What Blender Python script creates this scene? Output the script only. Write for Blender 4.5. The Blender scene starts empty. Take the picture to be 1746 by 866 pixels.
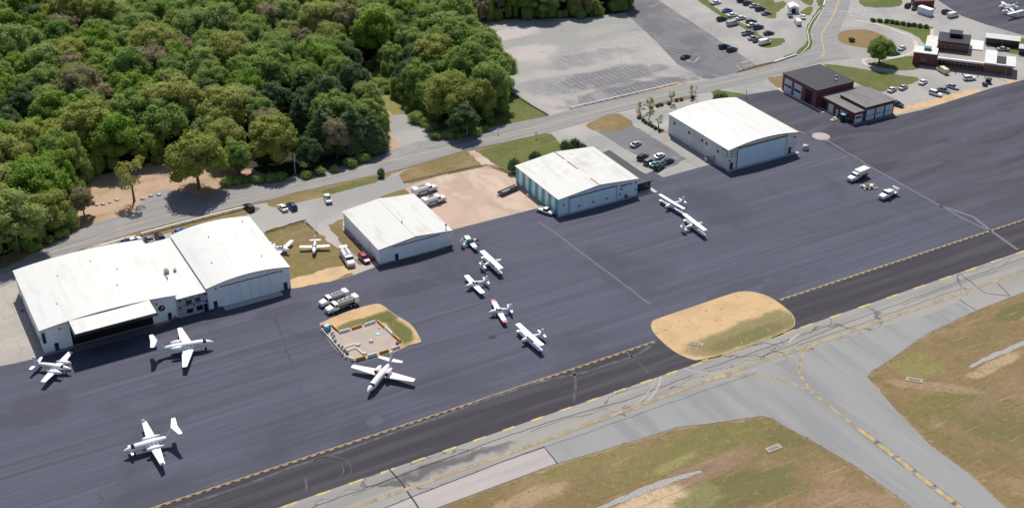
import bpy, math, random
import numpy as np
from mathutils import Vector, Matrix
from mathutils.geometry import tessellate_polygon
R = math.radians
S = bpy.context.scene
col = S.collection
# ------------------------------------------------------------------ camera, sky, sun, exposure
CAM_H = 175.0; PITCH = R(29.941); HEAD = R(29.195); FPX = 2194.3
cam = bpy.data.cameras.new('camera'); co = bpy.data.objects.new('camera', cam); col.objects.link(co)
co.location = (0, 0, CAM_H); co.rotation_euler = (R(90)-PITCH, 0, -HEAD)
cam.sensor_width = 36; cam.lens = FPX/1746*36; cam.clip_end = 8000; cam.clip_start = 1
S.camera = co
SUN_EL = R(54.5); SUN_AZ = R(66)          # azimuth measured from +X towards +Y
w = bpy.data.worlds.new('World'); S.world = w; w.use_nodes = True
nt = w.node_tree; sky = nt.nodes.new('ShaderNodeTexSky'); sky.sky_type = 'NISHITA'; sky.sun_disc = False
sky.sun_elevation = SUN_EL; sky.sun_rotation = math.pi/2-SUN_AZ
nt.links.new(sky.outputs[0], nt.nodes['Background'].inputs[0]); nt.nodes['Background'].inputs[1].default_value = 0.085
sl = bpy.data.lights.new('sun', 'SUN'); sl.energy = 4.4; sl.angle = R(0.5); sl.color = (1, .955, .88)
so = bpy.data.objects.new('sun', sl); col.objects.link(so)
so.rotation_euler = Vector((math.cos(SUN_AZ)*math.cos(SUN_EL), math.sin(SUN_AZ)*math.cos(SUN_EL), math.sin(SUN_EL))).to_track_quat('Z', 'Y').to_euler()
S.view_settings.view_transform = 'Standard'; S.view_settings.look = 'None'
S.view_settings.exposure = 0.16; S.view_settings.gamma = 1
S.render.resolution_x = 1024; S.render.resolution_y = 507

# ------------------------------------------------------------------ measuring: a point of the survey picture to a place on the ground
def G(px, py, z=0.0):
    dx = (px-873)/FPX; dy = (py-433)/FPX
    c, s = math.cos(PITCH), math.sin(PITCH)
    d = (dx, c-dy*s, -s-dy*c); t = (CAM_H-z)/-d[2]
    x, y = d[0]*t, d[1]*t
    c, s = math.cos(-HEAD), math.sin(-HEAD)
    return Vector((x*c-y*s, x*s+y*c, z))

# ------------------------------------------------------------------ materials
def lin(c): return tuple(((v/255)/12.92 if v <= 10 else (((v/255)+.055)/1.055)**2.4) for v in c)
def newmat(name, rough=.9):
    m = bpy.data.materials.new(name); m.use_nodes = True
    b = m.node_tree.nodes['Principled BSDF']; b.inputs['Roughness'].default_value = rough
    b.inputs['Specular IOR Level'].default_value = .25
    return m, m.node_tree, b
def plain(name, rgb, rough=.6, metal=0, spec=.4, var=.08, scale=1.5):
    m, t, b = newmat(name, rough); b.inputs['Metallic'].default_value = metal; b.inputs['Specular IOR Level'].default_value = spec
    n = t.nodes.new('ShaderNodeTexNoise'); n.inputs['Scale'].default_value = scale; n.inputs['Detail'].default_value = 5
    tc = t.nodes.new('ShaderNodeTexCoord'); t.links.new(tc.outputs['Object'], n.inputs['Vector'])
    mx = t.nodes.new('ShaderNodeMix'); mx.data_type = 'RGBA'
    mx.inputs[6].default_value = (*[v*(1-var) for v in rgb], 1); mx.inputs[7].default_value = (*[min(1, v*(1+var)) for v in rgb], 1)
    t.links.new(n.outputs['Fac'], mx.inputs[0]); t.links.new(mx.outputs[2], b.inputs['Base Color'])
    return m
class Surf:
    """layered ground material in world metres"""
    def __init__(s, name, rgb, rough=.92):
        s.m, s.t, s.b = newmat(name, rough)
        s.geo = s.t.nodes.new('ShaderNodeNewGeometry')
        rgbn = s.t.nodes.new('ShaderNodeRGB'); rgbn.outputs[0].default_value = (*rgb, 1); s.c = rgbn.outputs[0]
    def vec(s, sx, sy, rot=0, off=0):
        mp = s.t.nodes.new('ShaderNodeMapping'); mp.inputs['Scale'].default_value = (sx, sy, 1); mp.inputs['Rotation'].default_value = (0, 0, rot)
        mp.inputs['Location'].default_value = (off, off*.7, 0)
        s.t.links.new(s.geo.outputs['Position'], mp.inputs[0]); return mp.outputs[0]
    def noise(s, sx, sy=None, rot=0, detail=5, off=0, dist=0, rough=.55):
        n = s.t.nodes.new('ShaderNodeTexNoise'); n.inputs['Scale'].default_value = 1; n.inputs['Detail'].default_value = detail
        n.inputs['Distortion'].default_value = dist; n.inputs['Roughness'].default_value = rough
        s.t.links.new(s.vec(sx, sy or sx, rot, off), n.inputs['Vector']); return n.outputs['Fac']
    def ramp(s, f, a, b):
        r = s.t.nodes.new('ShaderNodeMapRange'); r.inputs[1].default_value = a; r.inputs[2].default_value = b
        r.interpolation_type = 'SMOOTHSTEP'; s.t.links.new(f, r.inputs[0]); return r.outputs[0]
    def mul(s, f, k):
        n = s.t.nodes.new('ShaderNodeMath'); n.operation = 'MULTIPLY'; s.t.links.new(f, n.inputs[0])
        if isinstance(k, (int, float)): n.inputs[1].default_value = k
        else: s.t.links.new(k, n.inputs[1])
        return n.outputs[0]
    def over(s, rgb, f, k=1.0):
        mx = s.t.nodes.new('ShaderNodeMix'); mx.data_type = 'RGBA'; s.t.links.new(s.c, mx.inputs[6]); mx.inputs[7].default_value = (*rgb, 1)
        s.t.links.new(s.mul(f, k), mx.inputs[0]); s.c = mx.outputs[2]; return s
    def cracks(s, scale, width, rgb, k=1, mask=None, dist=1.2):
        """dark polygon cracks from cell borders, warped"""
        v = s.t.nodes.new('ShaderNodeTexVoronoi'); v.feature = 'DISTANCE_TO_EDGE'; v.inputs['Scale'].default_value = 1
        n = s.t.nodes.new('ShaderNodeTexNoise'); n.inputs['Scale'].default_value = .25; n.inputs['Detail'].default_value = 4
        s.t.links.new(s.geo.outputs['Position'], n.inputs['Vector'])
        ad = s.t.nodes.new('ShaderNodeVectorMath'); ad.operation = 'MULTIPLY_ADD'; ad.inputs[1].default_value = (dist*3, dist*3, 0)
        s.t.links.new(n.outputs['Color'], ad.inputs[0]); s.t.links.new(s.geo.outputs['Position'], ad.inputs[2])
        mp = s.t.nodes.new('ShaderNodeMapping'); mp.inputs['Scale'].default_value = scale
        s.t.links.new(ad.outputs[0], mp.inputs[0]); s.t.links.new(mp.outputs[0], v.inputs['Vector'])
        r = s.t.nodes.new('ShaderNodeMapRange'); r.inputs[1].default_value = width; r.inputs[2].default_value = width*.3; r.inputs[3].default_value = 0; r.inputs[4].default_value = 1
        s.t.links.new(v.outputs['Distance'], r.inputs[0]); f = r.outputs[0]
        if mask is not None: f = s.mul(f, mask)
        return s.over(rgb, f, k)
    def spot(s, c, rx, ry, rot, rgb, k=1, off=0):
        """soft edged natural patch round a place on the ground"""
        sb = s.t.nodes.new('ShaderNodeVectorMath'); sb.operation = 'SUBTRACT'; s.t.links.new(s.geo.outputs['Position'], sb.inputs[0]); sb.inputs[1].default_value = (c[0], c[1], 0)
        mp = s.t.nodes.new('ShaderNodeMapping'); mp.inputs['Rotation'].default_value = (0, 0, -rot); s.t.links.new(sb.outputs[0], mp.inputs[0])
        sc = s.t.nodes.new('ShaderNodeVectorMath'); sc.operation = 'MULTIPLY'; sc.inputs[1].default_value = (1/rx, 1/ry, 0); s.t.links.new(mp.outputs[0], sc.inputs[0])
        ln = s.t.nodes.new('ShaderNodeVectorMath'); ln.operation = 'LENGTH'; s.t.links.new(sc.outputs[0], ln.inputs[0])
        ad = s.t.nodes.new('ShaderNodeMath'); ad.operation = 'ADD'; s.t.links.new(ln.outputs['Value'], ad.inputs[0]); s.t.links.new(s.mul(s.noise(.18, off=off, detail=8), 1.3), ad.inputs[1])
        r = s.t.nodes.new('ShaderNodeMapRange'); r.interpolation_type = 'SMOOTHSTEP'; r.inputs[1].default_value = 1.75; r.inputs[2].default_value = 1.3; s.t.links.new(ad.outputs[0], r.inputs[0])
        return s.over(rgb, r.outputs[0], k)
    def done(s, bump=0, bs=3.0):
        s.t.links.new(s.c, s.b.inputs['Base Color'])
        if bump:
            bp = s.t.nodes.new('ShaderNodeBump'); bp.inputs['Strength'].default_value = bump; bp.inputs['Distance'].default_value = .3
            s.t.links.new(s.noise(bs, detail=4), bp.inputs['Height']); s.t.links.new(bp.outputs[0], s.b.inputs['Normal'])
        return s.m
def fs(px, py, rx, ry, rot, rgb, k, off): return (G(px, py), rx, ry, rot, rgb, k, off)
def mk_grass(name, a, b, c, soil, ks=.6, rot=0.0, spots=()):
    s = Surf(name, a)
    s.over(b, s.ramp(s.noise(.035, off=3, dist=.8), .42, .62))
    s.over(c, s.ramp(s.noise(.10, off=9), .5, .68), .7)
    s.over(soil, s.ramp(s.noise(.055, off=21, dist=1.2, detail=8), .56, .7), ks)
    for sp_ in spots: s.spot(*sp_)
    s.over([v*.5 for v in a], s.ramp(s.noise(1.1, off=2, detail=8, rough=.7), .50, .68), .6)
    s.over([v*1.5 for v in c], s.ramp(s.noise(.8, off=31, detail=8, rough=.7), .54, .70), .5)
    s.over([v*.6 for v in b], s.ramp(s.noise(.09, .9, rot, off=5, detail=6), .55, .72), .45)
    s.over([v*1.25 for v in soil], s.ramp(s.noise(.07, .7, rot, off=45, detail=6), .58, .74), .45*ks+.1)
    s.over([v*.62 for v in a], s.ramp(s.noise(.33, off=61, detail=10, rough=.75), .50, .66), .5)
    s.over([v*1.45 for v in soil], s.ramp(s.noise(.42, off=71, detail=10, rough=.75), .58, .72), .35*ks+.12)
    return s.done(.6, 2.5)
M = {}
FIELD = [fs(1180, 765, 26, 6, .05, (.18, .16, .055), .8, 1), fs(1000, 790, 16, 4, .05, (.2, .17, .06), .7, 2), fs(1250, 740, 16, 6, -.2, (.165, .15, .05), .7, 3), fs(1280, 830, 15, 6, -.2, (.125, .125, .045), .8, 4), fs(1180, 850, 8, 4, 0, (.24, .24, .10), .6, 5),
         fs(1150, 790, 6, 1.6, .1, (.27, .26, .11), .6, 6), fs(1200, 800, 14, 3, .05, (.26, .17, .12), .8, 7), fs(1095, 862, 11, 4, .05, (.52, .38, .25), .95, 8), fs(1562, 622, 7, 6, .2, (.22, .2, .07), .8, 9), fs(1640, 690, 14, 7, -.3, (.15, .14, .045), .7, 10),
         fs(1700, 620, 12, 2, .1, (.42, .31, .2), .8, 11), fs(1720, 730, 12, 5, -.4, (.13, .125, .04), .7, 12), fs(1600, 660, 12, 2, -.7, (.36, .26, .18), .5, 13), fs(1450, 850, 10, 4, -.5, (.30, .20, .13), .7, 14), fs(1350, 745, 7, 4, -.6, (.13, .125, .045), .7, 15),
         fs(1720, 660, 20, 3, .1, (.24, .16, .10), .6, 16), fs(900, 850, 12, 2.5, .05, (.42, .3, .19), .6, 17), fs(1735, 530, 8, 3, .1, (.12, .125, .035), .8, 18)]
M['dry_grass'] = mk_grass('dry_grass', (.225, .155, .078), (.185, .14, .058), (.28, .195, .108), (.36, .25, .15), rot=.1, spots=FIELD)
M['island_grass'] = mk_grass('island_grass', (.25, .175, .085), (.19, .155, .06), (.33, .24, .13), (.45, .31, .18), rot=.1)
M['grass'] = mk_grass('green_grass', (.095, .125, .03), (.135, .135, .04), (.085, .115, .022), (.27, .21, .10), .3)
M['lawn_dry'] = mk_grass('yellow_lawn', (.23, .155, .072), (.185, .145, .055), (.24, .18, .08), (.34, .24, .15), .45)
M['bright_grass'] = mk_grass('bright_grass', (.18, .20, .05), (.17, .17, .05), (.2, .19, .07), (.26, .2, .1), .3)
M['path_grass'] = mk_grass('path_grass', (.22, .20, .06), (.28, .24, .09), (.17, .17, .05), (.42, .32, .2), .6)
s = Surf('island_sand', (.55, .37, .20)); s.over((.45, .30, .165), s.ramp(s.noise(.2, off=4, detail=8), .4, .65), .7)
ig = (.22, .185, .085)
for q_ in (fs(1205, 592, 7, 4, 0, ig, .85, 1), fs(1250, 578, 11, 4.6, 0, ig, .9, 2), fs(1292, 562, 11, 4.8, 0, ig, .9, 3), fs(1328, 547, 7, 4.6, 0, ig, .9, 4), fs(1285, 572, 14, 2.6, 0, (.13, .125, .045), .6, 5), fs(618, 551, 8.5, 2.4, 0, (.12, .125, .035), .9, 6), fs(655, 541, 6, 3, 0, (.11, .12, .035), .9, 7), fs(682, 565, 2.6, 8, 0, (.10, .115, .03), .95, 8)): s.spot(*q_)
s.over((.17, .14, .06), s.ramp(s.noise(.8, off=8, detail=8), .60, .70), .6); s.over((.62, .46, .30), s.ramp(s.noise(1.1, off=88, detail=8), .60, .72), .5); M['island_sand'] = s.done(.5)
s = Surf('fuel_pad', (.42, .345, .29)); s.over((.36, .30, .26), s.ramp(s.noise(.3, off=5, dist=1, detail=8), .42, .6), .7); s.over((.2, .18, .16), s.ramp(s.noise(.5, off=35, dist=1, detail=8), .66, .76), .6); M['fuel_pad'] = s.done(.2)
M['verge'] = mk_grass('bare_verge', (.27, .20, .12), (.2, .15, .07), (.33, .25, .15), (.36, .27, .17), .6)
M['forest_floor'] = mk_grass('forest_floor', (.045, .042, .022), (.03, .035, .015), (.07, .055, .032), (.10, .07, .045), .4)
s = Surf('clearing_dirt', (.43, .30, .21)); s.over((.30, .20, .125), s.ramp(s.noise(.12, off=4, detail=8), .45, .65), .7)
s.over((.2, .15, .07), s.ramp(s.noise(.3, off=7, detail=8), .55, .7), .5); M['dirt'] = s.done(.5)
s = Surf('sand', (.55, .385, .225)); s.over((.44, .30, .165), s.ramp(s.noise(.2, off=4, detail=8), .4, .65), .7)
s.over((.30, .21, .11), s.ramp(s.noise(.9, off=8, detail=8), .60, .72), .7); s.over((.27, .22, .1), s.ramp(s.noise(.25, off=48, detail=8), .62, .70), .6); M['sand'] = s.done(.4)
s = Surf('asphalt', (0.0790, 0.0800, 0.1109))
s.over((0.0949, 0.0963, 0.1320), s.ramp(s.noise(.012, .22, -.02, off=3, detail=7), .4, .65), .7)
s.over((0.0605, 0.0611, 0.0827), s.ramp(s.noise(.012, .35, .02, off=13, detail=7), .48, .68), .6)
s.over((0.1176, 0.1187, 0.1496), s.ramp(s.noise(.02, .9, .0, off=23, detail=5), .60, .72), .3)
s.over((0.1075, 0.1092, 0.1452), s.ramp(s.noise(.01, .75, -.03, off=63, detail=8, rough=.7), .5, .62), .5)
s.over((0.0588, 0.0585, 0.0757), s.ramp(s.noise(.012, 1.1, .02, off=73, detail=8, rough=.7), .52, .64), .4)
s.over((0.0538, 0.0542, 0.0722), s.ramp(s.noise(.035, off=33, dist=.4, detail=8), .50, .66), .55)
s.over((0.1050, 0.1066, 0.1364), s.ramp(s.noise(.05, off=37, dist=.5, detail=8), .58, .72), .35)
s.over((0.0252, 0.0258, 0.0352), s.ramp(s.noise(.55, off=43, detail=3), .73, .78), .6)
s.cracks((.012, .03, 0), .0025, (0.0420, 0.0413, 0.0528), .5, s.ramp(s.noise(.02, off=50), .48, .6), .8)
for q_ in (fs(60, 700, 9, 7, 0, (0.0630, 0.0619, 0.0774), .6, 1), fs(480, 530, 10, 3, 0, (0.0588, 0.0585, 0.0739), .6, 2), fs(700, 490, 9, 4, 0, (0.0571, 0.0568, 0.0704), .6, 3), fs(640, 720, 2.5, 2, 0, (0.1176, 0.1187, 0.1452), .5, 4), fs(1260, 490, 12, 2.5, .1, (0.0630, 0.0628, 0.0792), .6, 5), fs(840, 575, 1.2, 1, 0, (0.0504, 0.0258, 0.0308), .7, 6)): s.spot(*q_)
M['asphalt'] = s.done(.15, 6)
s = Surf('old_asphalt', (0.0672, 0.0645, 0.0837))
s.over((0.0861, 0.0843, 0.1097), s.ramp(s.noise(.015, .2, .05, off=5, detail=7), .42, .64), .9)
s.over((0.0467, 0.0447, 0.0577), s.ramp(s.noise(.03, .1, .3, off=15, dist=1), .5, .68), .7)
s.over((0.1394, 0.1376, 0.1674), s.ramp(s.noise(.12, off=25, detail=8), .66, .76), .35); M['old_asphalt'] = s.done(.15, 6)
s = Surf('dark_asphalt', (.047, .041, .052))
s.over((.075, .067, .080), s.ramp(s.noise(.02, .4, .02, off=5, detail=7), .42, .66), .8)
s.over((.14, .13, .14), s.ramp(s.noise(.05, .7, .0, off=15, detail=6), .64, .76), .35); M['dark_asphalt'] = s.done(.15, 6)
s = Surf('taxiway_concrete', (0.3036, 0.2860, 0.2640))
s.over((0.2420, 0.2288, 0.2200), s.ramp(s.noise(.02, .25, .02, off=5, detail=7), .42, .64), .8)
s.over((0.2112, 0.2068, 0.2200), s.ramp(s.noise(.05, off=11, detail=6), .5, .7), .4)
s.cracks((.035, .11, 0), .016, (0.0880, 0.0792, 0.0836), .8, s.ramp(s.noise(.03, off=50), .42, .55), 2.5)
M['taxiway'] = s.done(.15, 5)
s = Surf('connector_asphalt', (0.2728, 0.2710, 0.2670))
s.over((0.2200, 0.2182, 0.2243), s.ramp(s.noise(.16, .02, .12, off=5, detail=7), .42, .64), .8)
s.over((0.3168, 0.3080, 0.3204), s.ramp(s.noise(.3, .03, .12, off=19, detail=6), .55, .7), .5)
M['connector'] = s.done(.15, 5)
s = Surf('shoulder_concrete', (.40, .36, .345)); s.over((.33, .30, .29), s.ramp(s.noise(.03, .3, off=5, detail=7), .42, .64), .7); M['shoulder'] = s.done(.1, 5)
s = Surf('road_asphalt', (.265, .257, .25))
s.over((.215, .208, .207), s.ramp(s.noise(.025, .4, -.02, off=5, detail=7), .42, .64), .8)
s.over((.34, .31, .30), s.ramp(s.noise(.08, off=11, detail=6), .52, .7), .5)
s.cracks((.09, .09, 0), .008, (.12, .11, .115), .6, s.ramp(s.noise(.04, off=50), .45, .6)); M['road'] = s.done(.15, 5)
s = Surf('lot_asphalt', (.345, .33, .31))
s.over((.265, .26, .25), s.ramp(s.noise(.02, .035, .3, off=5, detail=8, dist=1), .42, .6), .8)
for q_ in (fs(1075, 155, 30, 6.5, .0, (.135, .132, .145), .9, 1), fs(1035, 133, 27, 8.5, .0, (.15, .147, .16), .85, 2), fs(1005, 100, 22, 7, .0, (.21, .205, .215), .7, 3), fs(930, 150, 8, 9, 0, (.24, .23, .245), .7, 4), fs(860, 60, 16, 6, 0, (.46, .40, .385), .8, 5), fs(900, 90, 14, 8, 0, (.44, .39, .375), .7, 6)): s.spot(*q_)
s.over((.42, .37, .35), s.ramp(s.noise(.06, .03, off=12, detail=7), .52, .7), .6)
s.over((.20, .19, .21), s.ramp(s.noise(.09, off=17, dist=2, detail=8), .6, .72), .5)
s.cracks((.05, .05, 0), .006, (.15, .14, .145), .6, s.ramp(s.noise(.03, off=50), .45, .6)); M['lot'] = s.done(.15, 5)
s = Surf('worn_asphalt', (.165, .16, .168))
s.over((.125, .118, .14), s.ramp(s.noise(.05, off=5, dist=1, detail=8), .42, .6), .8)
s.over((.25, .23, .235), s.ramp(s.noise(.11, off=15, dist=1, detail=8), .52, .68), .6); M['worn'] = s.done(.15, 5)
s = Surf('concrete_pad', (.40, .36, .32)); s.over((.33, .30, .27), s.ramp(s.noise(.06, off=5, dist=1, detail=8), .42, .6), .8)
s.cracks((.12, .1, 0), .01, (.2, .18, .16), .6, None, .3); M['concrete'] = s.done(.1, 5)
s = Surf('sandy_lot', (.47, .345, .265))
s.over((.38, .285, .225), s.ramp(s.noise(.05, off=5, dist=1, detail=8), .42, .6), .7)
s.over((.58, .46, .37), s.ramp(s.noise(.08, .05, off=15, dist=1, detail=8), .54, .66), .6)
s.over((.2, .15, .13), s.ramp(s.noise(.15, off=35, dist=1, detail=8), .66, .78), .6); M['sandy_lot'] = s.done(.2, 4)
s = Surf('pale_pavement', (.50, .45, .38)); s.over((.4, .36, .3), s.ramp(s.noise(.2, off=5, dist=1, detail=8), .45, .65), .8); M['walk'] = s.done()
s = Surf('gravel', (.38, .36, .34)); s.over((.25, .24, .23), s.ramp(s.noise(2, off=5, detail=8), .42, .6), .7); M['gravel'] = s.done(.6, 4)
s = Surf('mulch', (.27, .15, .10)); s.over((.16, .09, .06), s.ramp(s.noise(1, off=5, detail=8), .42, .6), .7); M['mulch'] = s.done(.6, 4)
s = Surf('yellow_paint', (.60, .43, .13)); s.over((.34, .30, .22), s.ramp(s.noise(.8, off=5, detail=8), .42, .62), .75); M['yellow'] = s.done()
s = Surf('road_yellow_paint', (.52, .36, .16)); s.over((.3, .26, .2), s.ramp(s.noise(.5, off=5, detail=8), .45, .68), .7); M['road_yellow'] = s.done()
s = Surf('white_paint', (.50, .49, .48)); s.over((.27, .26, .27), s.ramp(s.noise(.3, off=5, detail=8), .38, .6), .9); M['white_line'] = s.done()
s = Surf('tyre_dust', (.115, .108, .118)); s.over((.07, .065, .076), s.ramp(s.noise(.4, off=5, detail=8), .4, .6), .95); M['dust'] = s.done()
M['kerb'] = plain('weathered_kerb', (.36, .30, .2), .9)
M['joint'] = plain('joint_sealant', (.045, .04, .045), .9)
M['asphalt_seam'] = plain('asphalt_seam', (.15, .145, .175), .9)
def roofmat(name, rgb, dirt, k=.35, corr=0):
    m, t, b = newmat(name, .55); s = Surf.__new__(Surf); s.m, s.t, s.b = m, t, b
    s.geo = t.nodes.new('ShaderNodeNewGeometry'); r = t.nodes.new('ShaderNodeRGB'); r.outputs[0].default_value = (*rgb, 1); s.c = r.outputs[0]
    s.over(dirt, s.ramp(s.noise(.5, .08, off=4, detail=8), .5, .72), k)
    s.over(dirt, s.ramp(s.noise(.15, off=14, detail=8), .55, .75), k)
    s.over([v*.5 for v in dirt], s.ramp(s.noise(1.3, off=24, detail=2), .76, .8), .5)
    return s.done(.12, 4)
M['roof_white'] = roofmat('white_roof_membrane', (.63, .625, .60), (.54, .53, .505), .6)
M['roof_old'] = roofmat('weathered_white_roof', (.59, .58, .55), (.46, .445, .415), .7)
M['roof_dark'] = roofmat('dark_roof', (.022, .021, .030), (.034, .032, .04), .5)
M['roof_grey'] = roofmat('gravel_roof', (.17, .155, .15), (.09, .082, .085), .9)
M['roof_tan'] = roofmat('tan_roof', (.36, .30, .26), (.28, .24, .22), .6)
def wallmat(name, rgb, period=.6, brick=False, k=.25):
    m, t, b = newmat(name, .6); tc = t.nodes.new('ShaderNodeTexCoord')
    n = t.nodes.new('ShaderNodeTexNoise'); n.inputs['Scale'].default_value = .35; n.inputs['Detail'].default_value = 8; t.links.new(tc.outputs['Object'], n.inputs['Vector'])
    mx = t.nodes.new('ShaderNodeMix'); mx.data_type = 'RGBA'; mx.inputs[6].default_value = (*[v*(1-k*.6) for v in rgb], 1); mx.inputs[7].default_value = (*[min(1, v*1.08) for v in rgb], 1)
    t.links.new(n.outputs['Fac'], mx.inputs[0]); c = mx.outputs[2]
    if brick:
        br = t.nodes.new('ShaderNodeTexBrick'); br.inputs['Scale'].default_value = 3; mp = t.nodes.new('ShaderNodeMapping'); mp.inputs['Rotation'].default_value = (R(90), 0, 0)
        t.links.new(tc.outputs['Object'], mp.inputs[0]); t.links.new(mp.outputs[0], br.inputs['Vector'])
        br.inputs['Mortar'].default_value = (*[v*1.5+.03 for v in rgb], 1); br.inputs['Color2'].default_value = (*[v*.7 for v in rgb], 1); t.links.new(c, br.inputs['Color1']); c = br.outputs['Color']
    elif period:
        sx = t.nodes.new('ShaderNodeSeparateXYZ'); t.links.new(tc.outputs['Object'], sx.inputs[0])
        ad = t.nodes.new('ShaderNodeMath'); t.links.new(sx.outputs[0], ad.inputs[0]); t.links.new(sx.outputs[1], ad.inputs[1])
        ml = t.nodes.new('ShaderNodeMath'); ml.operation = 'MULTIPLY'; ml.inputs[1].default_value = 6.283/period; t.links.new(ad.outputs[0], ml.inputs[0])
        si = t.nodes.new('ShaderNodeMath'); si.operation = 'SINE'; t.links.new(ml.outputs[0], si.inputs[0])
        bp = t.nodes.new('ShaderNodeBump'); bp.inputs['Strength'].default_value = .35; bp.inputs['Distance'].default_value = .06
        t.links.new(si.outputs[0], bp.inputs['Height']); t.links.new(bp.outputs[0], b.inputs['Normal'])
    t.links.new(c, b.inputs['Base Color']); return m
M['wall_white'] = wallmat('white_metal_siding', (.86, .88, .92))
M['wall_grey'] = wallmat('pale_grey_siding', (.68, .66, .64))
M['wall_cream'] = wallmat('grey_cream_siding', (.76, .75, .71))
M['wall_blue'] = wallmat('pale_blue_siding', (.66, .82, .93))
M['teal'] = wallmat('teal_siding', (.10, .52, .56))
M['wall_mauve'] = wallmat('mauve_grey_cladding', (.42, .38, .43), 0)
M['brick'] = wallmat('red_brick', (.17, .05, .055), 0, True)
M['door_white'] = wallmat('white_hangar_door', (.85, .88, .95), .9)
M['door_blue'] = wallmat('pale_blue_hangar_door', (.68, .84, .96), .9)
for n, c in dict(white=(.78, .78, .77), offwhite=(.66, .65, .62), plane_white=(.82, .82, .83), black=(.012, .012, .016), charcoal=(.03, .03, .036), navy=(.012, .03, .09), bluedoor=(.015, .06, .16),
                 silver=(.42, .43, .45), grey=(.2, .2, .22), crimson=(.30, .02, .05), darkred=(.12, .015, .02), red=(.5, .05, .06), pink=(.6, .12, .16), blue=(.04, .16, .40), teal_paint=(.02, .20, .20),
                 orange=(.62, .30, .06), tyre=(.018, .018, .02), steel=(.34, .33, .33), rust=(.16, .06, .045), lightblue=(.20, .42, .62), cream=(.6, .55, .42), greenpaint=(.02, .09, .05),
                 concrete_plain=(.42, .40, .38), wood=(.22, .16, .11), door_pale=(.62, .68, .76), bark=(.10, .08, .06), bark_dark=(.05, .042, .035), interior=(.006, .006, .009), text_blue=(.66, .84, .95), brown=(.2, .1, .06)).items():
    rg = .25 if n in ('crimson', 'navy', 'black', 'charcoal', 'silver', 'grey', 'blue') else .45
    M[n] = plain(n+'_paint' if rg < .4 else n, c, rg, 0, .5)
M['glass'] = plain('dark_glass', (.012, .014, .02), .08, 0, .8)
M['plane_white'] = plain('aircraft_white_paint', (.82, .82, .83), .3, 0, .5, .03)
def leafmat(name, a, b, c):
    m, t, bs = newmat(name, .75); bs.inputs['Specular IOR Level'].default_value = .2
    oi = t.nodes.new('ShaderNodeObjectInfo'); geo = t.nodes.new('ShaderNodeNewGeometry')
    r = t.nodes.new('ShaderNodeValToRGB'); e = r.color_ramp.elements; e[0].color = (*a, 1); e[1].color = (*c, 1); x = e.new(.5); x.color = (*b, 1)
    n = t.nodes.new('ShaderNodeTexNoise'); n.inputs['Scale'].default_value = .45; n.inputs['Detail'].default_value = 5; t.links.new(geo.outputs['Position'], n.inputs['Vector'])
    ad = t.nodes.new('ShaderNodeMath'); ad.operation = 'MULTIPLY_ADD'; t.links.new(oi.outputs['Random'], ad.inputs[0]); ad.inputs[1].default_value = .62
    m2 = t.nodes.new('ShaderNodeMath'); m2.operation = 'MULTIPLY_ADD'; t.links.new(n.outputs['Fac'], m2.inputs[0]); m2.inputs[1].default_value = .9; m2.inputs[2].default_value = -.26
    t.links.new(m2.outputs[0], ad.inputs[2])
    rp = t.nodes.new('ShaderNodeMath'); rp.operation = 'MULTIPLY_ADD'; t.links.new(geo.outputs['Random Per Island'], rp.inputs[0]); rp.inputs[1].default_value = .2; t.links.new(ad.outputs[0], rp.inputs[2])
    t.links.new(rp.outputs[0], r.inputs[0]); t.links.new(r.outputs[0], bs.inputs['Base Color'])
    tr = t.nodes.new('ShaderNodeBsdfTranslucent'); t.links.new(r.outputs[0], tr.inputs[0]); mx = t.nodes.new('ShaderNodeMixShader'); mx.inputs[0].default_value = .5
    t.links.new(bs.outputs[0], mx.inputs[1]); t.links.new(tr.outputs[0], mx.inputs[2]); t.links.new(mx.outputs[0], t.nodes['Material Output'].inputs[0])
    return m
LEAF = {'green': leafmat('leaves_mid_green', (.20, .30, .075), (.265, .375, .09), (.35, .415, .14)),
        'bright': leafmat('leaves_bright_green', (.17, .29, .035), (.24, .36, .05), (.31, .39, .09)),
        'olive': leafmat('leaves_olive_yellow', (.29, .325, .07), (.36, .39, .095), (.43, .43, .14)),
        'dull': leafmat('leaves_dull_brown_green', (.25, .265, .11), (.32, .29, .15), (.37, .31, .20)),
        'dark': leafmat('needles_dark_green', (.075, .125, .055), (.105, .17, .07), (.155, .22, .09))}




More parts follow.
